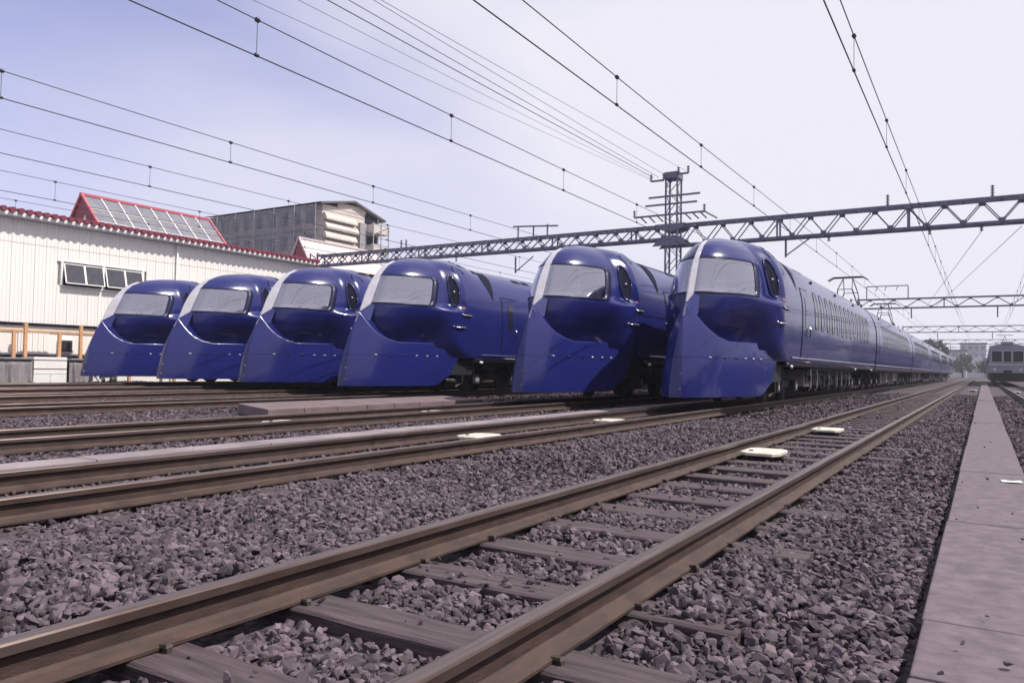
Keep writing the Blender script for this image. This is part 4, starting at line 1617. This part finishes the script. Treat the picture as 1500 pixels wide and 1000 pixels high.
# ------------------------------------------------------------------ apartment block behind
AX, AY = -60.0, 58.6
AB = empty('apartment_block', (AX, AY, GZ))
tag(AB, 'apartment block wrapped in dark scaffold netting with cream balconies at its end', 'building')
AW, AD, AZt, AR = 19.2, 9.0, 18.1, 1.0
MB().box(-AW, -.02, .02, AD, 0, AZt).build('wall', 'apartment_cream', AB)
b = MB()
b.add([(.5, -.7, AZt + .05), (.5, AD / 2, AZt + AR + .1), (.5, AD + .7, AZt - .25), (-AW - .3, -.7, AZt + .05), (-AW - .3, AD / 2, AZt + AR + .1), (-AW - .3, AD + .7, AZt - .25)],
      [(0, 1, 4, 3), (1, 2, 5, 4)])
b.add([(.5, -.7, AZt - .15), (.5, AD / 2, AZt + AR - .1), (.5, AD + .7, AZt - .45), (-AW - .3, -.7, AZt - .15), (-AW - .3, AD / 2, AZt + AR - .1), (-AW - .3, AD + .7, AZt - .45)],
      [(3, 4, 1, 0), (4, 5, 2, 1)])
b.add([(.5, -.7, AZt + .05), (.5, AD / 2, AZt + AR + .1), (.5, AD + .7, AZt - .25), (.5, AD + .7, AZt - .45), (.5, AD / 2, AZt + AR - .1), (.5, -.7, AZt - .15)], [(0, 5, 4, 1), (1, 4, 3, 2)])
b.build('roof', 'roof_dark', AB)
b = MB()
b.prism([(-.1, AZt - .2), (.02, AZt - .2), (.02, AZt + AR * .6), (-.1, AZt + AR * .6)], AD * .25, AD * .75)
b.build('gable', 'apartment_cream', AB)
# netting sheets between poles on the long side
nb = 6
for i in range(nb):
    for j in range(5):
        z1_ = AZt - .25 - j * 2.9
        z0_ = max(z1_ - 2.86, 0.5)
        rows = []
        for a in range(5):
            rows.append([(-AW + AW * (i + (c / 4) * .985 + .007) / nb, -.75 - .12 * math.sin(math.pi * a / 4) - random.uniform(0, .08), z0_ + (z1_ - z0_) * a / 4) for c in range(5)])
        grid('net_sheet', rows, 'scaffold_net', AB, True)
for i in range(nb + 1):
    x = -AW + AW * i / nb
    MB().tube([(x, -.95, 0), (x, -.95, AZt - .1)], .055 if i % 2 else .035, 6).build('pole', 'scaffold_pole', AB)
for j in range(6):
    MB().tube([(-AW, -.98, AZt - .3 - 2.9 * j), (0, -.98, AZt - .3 - 2.9 * j)], .03, 6).build('ledger', 'scaffold_pole', AB)
for j in range(6):
    z = AZt - 2.5 - j * 2.75
    if z < 1: break
    MB().box(-AW + .3, -.6, -.30, .02, z - .16, z).build('floor_slab', 'apartment_cream', AB)
    for i in range(9):
        xx = -AW + 1.4 + i * 2.0
        MB().box(xx - .6, xx + .6, -.02, .015, z + .55, z + 2.0).build('window', 'black_rubber', AB)
# banded sheeting and the stair landings on the end wall
for j in range(14):
    z = AZt - .9 - j * .98
    if z < 1: break
    bb = MB()
    pr = [(.04, z), (.30, z - .05), (.55, z - .50), (.58, z - .74), (.30, z - .80), (.04, z - .80)]
    n_ = len(pr)
    y0_, y1_ = .10 + .05 * (j % 2), 4.9 + .25 * (j % 2)
    bb.add([(x, y0_, zz) for x, zz in pr] + [(x, y1_, zz) for x, zz in pr],
           [tuple(range(n_)), tuple(range(2 * n_ - 1, n_ - 1, -1))] + [((i + 1) % n_, i, n_ + i, n_ + (i + 1) % n_) for i in range(n_)])
    bb.build('band', 'apartment_cream', AB)
for j in range(6):
    z = AZt - 2.0 - j * 2.3
    if z < 1: break
    MB().box(.02, 1.3, 6.5, AD + .3, z - .15, z + .75).build('landing', 'apartment_cream', AB)
    MB().box(.001, .03, 6.6, AD - .3, z + .8, z + 2.0).build('opening', 'dark_recess', AB)
    MB().box(1.1, 1.22, 6.5, AD + .5, z + .8, z + .9).build('handrail', 'scaffold_pole', AB)
MB().box(-.05, .5, 5.35, 6.4, 1, AZt - 1.2).build('stair_shaft', 'apartment_shade', AB)
b = MB()
for yy in (6.6, 7.9, 9.2):
    b.tube([(1.35, yy, 0), (1.35, yy, AZt - 1)], .06, 6)
for j in range(6):
    b.tube([(1.35, 6.6, 2 + 2.75 * j), (1.35, 9.2, 2 + 2.75 * j + 1.2)], .05, 6)
b.build('stair_frame', 'scaffold_pole', AB)

# low pale shed beyond the workshop end
SH = empty('pale_shed', (-40.0, 33.0, GZ))
tag(SH, 'low pale shed with a red-gabled roof light, half hidden behind the gantry end', 'building')
MB().box(-4, 4.6, 0, 26, 0, 6.95).build('wall', 'far_wall', SH)
b = MB()
b.add([(4.9, -.2, 6.96), (4.9, 26.3, 6.96), (0, 26.3, 7.7), (0, -.2, 7.7), (-4.5, 26.3, 6.96), (-4.5, -.2, 6.96)], [(0, 1, 2, 3), (3, 2, 4, 5)])
b.build('roof', 'pale_roof', SH)
monitor(SH, (-40.0, 33.0, GZ), 33.4, 40.4, -36.1, 8.60, (-35.4, 7.28), -36.7, 7.4, True)

# ------------------------------------------------------------------ grey commuter train on the right
CT = empty('commuter_train', (1.78, 80, 0))
tag(CT, 'grey-blue flat-fronted commuter train standing at the right edge', 'train')
b = MB()
sec = [(-1.38, 1.0), (-1.40, 2.0), (-1.38, 3.15), (-1.25, 3.38), (-.75, 3.50), (.75, 3.50), (1.25, 3.38), (1.38, 3.15), (1.40, 2.0), (1.38, 1.0)]
b.prism(sec, 0, 58)
b.build('car_body', 'commuter_body', CT)
MB().box(-1.39, 1.39, -.03, -.004, 1.0, 1.55).build('front_panel', 'far_wall_grey', CT)
for xa, xb in ((-1.15, -.42), (-.28, .28), (.42, 1.15)):
    f = MB()
    f.box(xa - .05, xb + .05, -.04, -.005, 1.92, 2.98)
    fo = f.build('front_window', 'far_wall', CT)
    MB().box(xa, xb, -.06, -.041, 1.98, 2.92).build('pane', 'black_rubber', fo)
MB().box(-.45, .45, -.08, 1.2, 3.48, 3.76).build('destination_box', 'commuter_body', CT, bevel=.05)
MB().box(-1.42, 1.42, -.055, -.005, 1.66, 1.80).build('waist_rail', 'far_wall', CT)
for sx in (-1, 1):
    MB().disc((sx * .95, -.05, 1.3), .11, .06, 'y', 12).build('headlight', 'lamp_lens', CT)
MB().box(-.3, .3, -.35, -.0, .75, 1.25).build('coupler', 'underframe', CT)
MB().box(-1.25, 1.25, .1, 57, .25, 1.0).build('underframe', 'underframe', CT)
for i in range(14):
    MB().box(-1.412, -1.395, 2.2 + i * 3.9, 4.0 + i * 3.9, 1.95, 2.75).build('side_window', 'black_rubber', CT)
b = MB()
for y in (10, 30, 50):
    b.bar((-.7, y, 4.75), (.7, y, 4.75), .05)
    b.bar((-.3, y, 3.6), (0, y, 4.7), .04)
    b.bar((.3, y, 3.6), (0, y, 4.7), .04)
b.build('pantograph', 'wire', CT)

# ------------------------------------------------------------------ far end of the yard
def far_building(x, y, w, d, h, m, label, rows=3, cols=4, roof=True):
    e = empty('far_building', (x, y, GZ))
    tag(e, label, 'building', 'buildings beyond the yard')
    MB().box(-w / 2, w / 2, 0, d, 0, h).build('wall', m, e)
    if roof:
        MB().box(-w / 2 - .3, w / 2 + .3, -.3, d + .3, h, h + .4).build('roof', 'roof_dark', e)
    for r in range(rows):
        for c in range(cols):
            xx = -w / 2 + w * (c + .5) / cols
            zz = 1.0 + (h - 1.2) * (r + .3) / rows
            MB().box(xx - w / cols * .28, xx + w / cols * .28, -.06, -.002, zz, zz + (h / rows) * .5).build('window', 'far_wall_grey', e)  # panes in wall grey: distance haze put into their colour
    return e
far_building(-9.5, 300, 9, 8, 9, 'far_wall', 'pale far building between the long train and the pole')
far_building(-3.2, 320, 8, 8, 12, 'far_wall', 'pale four-storey building at the end of the tracks', 4, 4)
far_building(3.0, 290, 6, 8, 6, 'far_wall_grey', 'low grey building left of the grey train', 2, 3)
far_building(14, 330, 12, 10, 9, 'far_wall', 'pale building hidden mostly behind the grey train', 3, 5)

def tree(x, y, h, rad, label, seed, n=900, leaf=(.14, .34)):
    r = random.Random(seed)
    e = empty('tree', (x, y, GZ))
    tag(e, label, 'tree', 'trees beyond the yard')
    b = MB()
    b.tube([(0, 0, 0), (.1, 0, h * .3), (-.05, .1, h * .6), (0, 0, h * .8)], [.28, .22, .14, .05], 8)
    for k in range(5):
        a = r.uniform(0, 6.28)
        b.tube([(0, 0, h * (.35 + .08 * k)), (math.cos(a) * rad * .6, math.sin(a) * rad * .6, h * (.5 + .08 * k))], [.1, .04], 6)
    b.build('trunk', 'bark', e, True)
    c = MB()
    cl_ = [(Vector((r.gauss(0, rad * .42), r.gauss(0, rad * .42), h * r.uniform(.4, .92)))) for _ in range(14)]
    for i in range(n):
        ctr = r.choice(cl_)
        p = ctr + Vector((r.gauss(0, 1), r.gauss(0, 1), r.gauss(0, .8))) * rad * .22
        s = r.uniform(*leaf)
        u = Vector((r.gauss(0, 1), r.gauss(0, 1), r.gauss(0, 1))).normalized()
        v = u.orthogonal().normalized()
        w_ = u.cross(v)
        c.add([p + v * s, p + w_ * s * .7, p - v * s, p - w_ * s * .7], [(0, 1, 2, 3)])
    c.build('crown', 'foliage', e)
    return e
tree(-11.2, 225, 9.5, 3.0, 'dark tree clump rising just over the rear of the long train', 1, 1300, (.35, .75))
tree(-5.5, 270, 6.5, 2.6, 'low tree in front of the pale far building', 3, 1300, (.35, .75))
tree(1.0, 265, 5.0, 2.2, 'small tree at the end of the tracks beside the pale pole', 4, 1300, (.35, .75))

# houses and trees along the right side of the yard (out of frame, seen in the paintwork)
def house(x, y, w, d, h, m, label):
    e = empty('house', (x, y, GZ))
    tag(e, label, 'house', 'houses along the right side of the yard')
    MB().box(0, w, 0, d, 0, h).build('wall', m, e)
    b = MB()
    b.add([(-.5, -.4, h), (-.5, d + .4, h), (w / 2, d + .4, h + 2), (w / 2, -.4, h + 2), (w + .5, d + .4, h), (w + .5, -.4, h)], [(0, 3, 2, 1), (3, 5, 4, 2), (0, 5, 3), (1, 2, 4)])
    b.build('roof', 'roof_dark', e)
    for r in range(2):
        for c in range(max(2, int(d / 3))):
            yy = d * (c + .5) / max(2, int(d / 3))
            MB().box(-.05, -.002, yy - .7, yy + .7, 1.0 + 2.8 * r, 2.3 + 2.8 * r).build('window', 'hopper_glass', e)
hl = ['dark boarded house nearest the camera end on the right side of the yard', 'grey rendered house on the right side of the yard',
      'brown boarded house on the right side of the yard', 'long dark house at the edge of the yard opposite the trains',
      'grey house among trees at the edge of the yard', 'brown house farthest along the right side of the yard']
for i, (yy, d, h) in enumerate(((-32, 12, 4.6), (-12, 9, 5.0), (6, 11, 4.4), (34, 10, 5.1), (62, 14, 4.8), (104, 12, 5.0))):
    house(15.5 + (i % 2) * 1.2, yy, 8, d, h, ['roof_dark', 'far_wall_grey', 'sleeper_wood'][i % 3], hl[i])
for i, yy in enumerate((-40, -17, 1, 19, 25, 48, 55, 80, 88, 96, 122, 135, 150)):
    tree(17 + (i * 7 % 4), yy, 6.0 + (i * 5 % 3) * .6, 3.4, 'leafy tree in the row along the right side of the yard', 20 + i, 420, (.3, .6))
DP = empty('added_shed', (-30, -34, GZ))  # unseen shed added so the train noses reflect something dark
tag(DP, 'unseen dark shed with tall doors, added behind the camera for reflections', 'building')
MB().box(-34, 34, -12, 0, 0, 5.4).build('wall', 'roof_dark', DP)
MB().box(-34.5, 34.5, -12.5, .6, 5.4, 5.8).build('roof', 'far_wall_grey', DP)
for k in range(8):
    MB().box(-31 + 8 * k, -26 + 8 * k, .0, .1, 0, 4.4).build('door', 'sleeper_wood', DP)
for i, xx in enumerate((8, 13, -70, -76)):
    tree(xx, -30 - i, 9, 4.2, 'unseen leafy tree added beside the shed behind the camera', 60 + i, 420, (.3, .6))

# hills on the horizon
hb = MB()
n = 60
for i in range(n):
    a0, a1 = R_(-60 + 160 * i / n), R_(-60 + 160 * (i + 1) / n)
    h0 = 9 + 7 * math.sin(i * .5) + 4 * math.sin(i * 1.3)
    h1 = 9 + 7 * math.sin((i + 1) * .5) + 4 * math.sin((i + 1) * 1.3)
    for (r0, k0, r1, k1) in ((900, 0, 960, .6), (960, .6, 1040, 1.0), (1040, 1.0, 1250, .3)):
        hb.add([(-math.sin(a0) * r0, math.cos(a0) * r0, GZ + h0 * k0), (-math.sin(a1) * r0, math.cos(a1) * r0, GZ + h1 * k0),
                (-math.sin(a1) * r1, math.cos(a1) * r1, GZ + h1 * k1), (-math.sin(a0) * r1, math.cos(a0) * r1, GZ + h0 * k1)], [(0, 1, 2, 3)])
tag(hb.build('hills', 'hill_green', None, True), kind='structure')

# ------------------------------------------------------------------ summer haze over the yard
hz = bpy.data.materials.new('haze_air')
hz.use_nodes = True
hz.node_tree.nodes.clear()
ho = hz.node_tree.nodes.new('ShaderNodeOutputMaterial')
hv = hz.node_tree.nodes.new('ShaderNodeVolumePrincipled')
hv.inputs['Color'].default_value = (0.88, 0.88, 0.97, 1)
hv.inputs['Density'].default_value = 0.0006
hv.inputs['Anisotropy'].default_value = 0.2
hz.node_tree.links.new(hv.outputs[0], ho.inputs['Volume'])
MATS['haze_air'] = hz
tag(MB().box(-1300, 1300, -1300, 2600, GZ - 1.2, 26).build('haze', 'haze_air'), 'pale summer haze lying over the whole yard', kind='stuff')
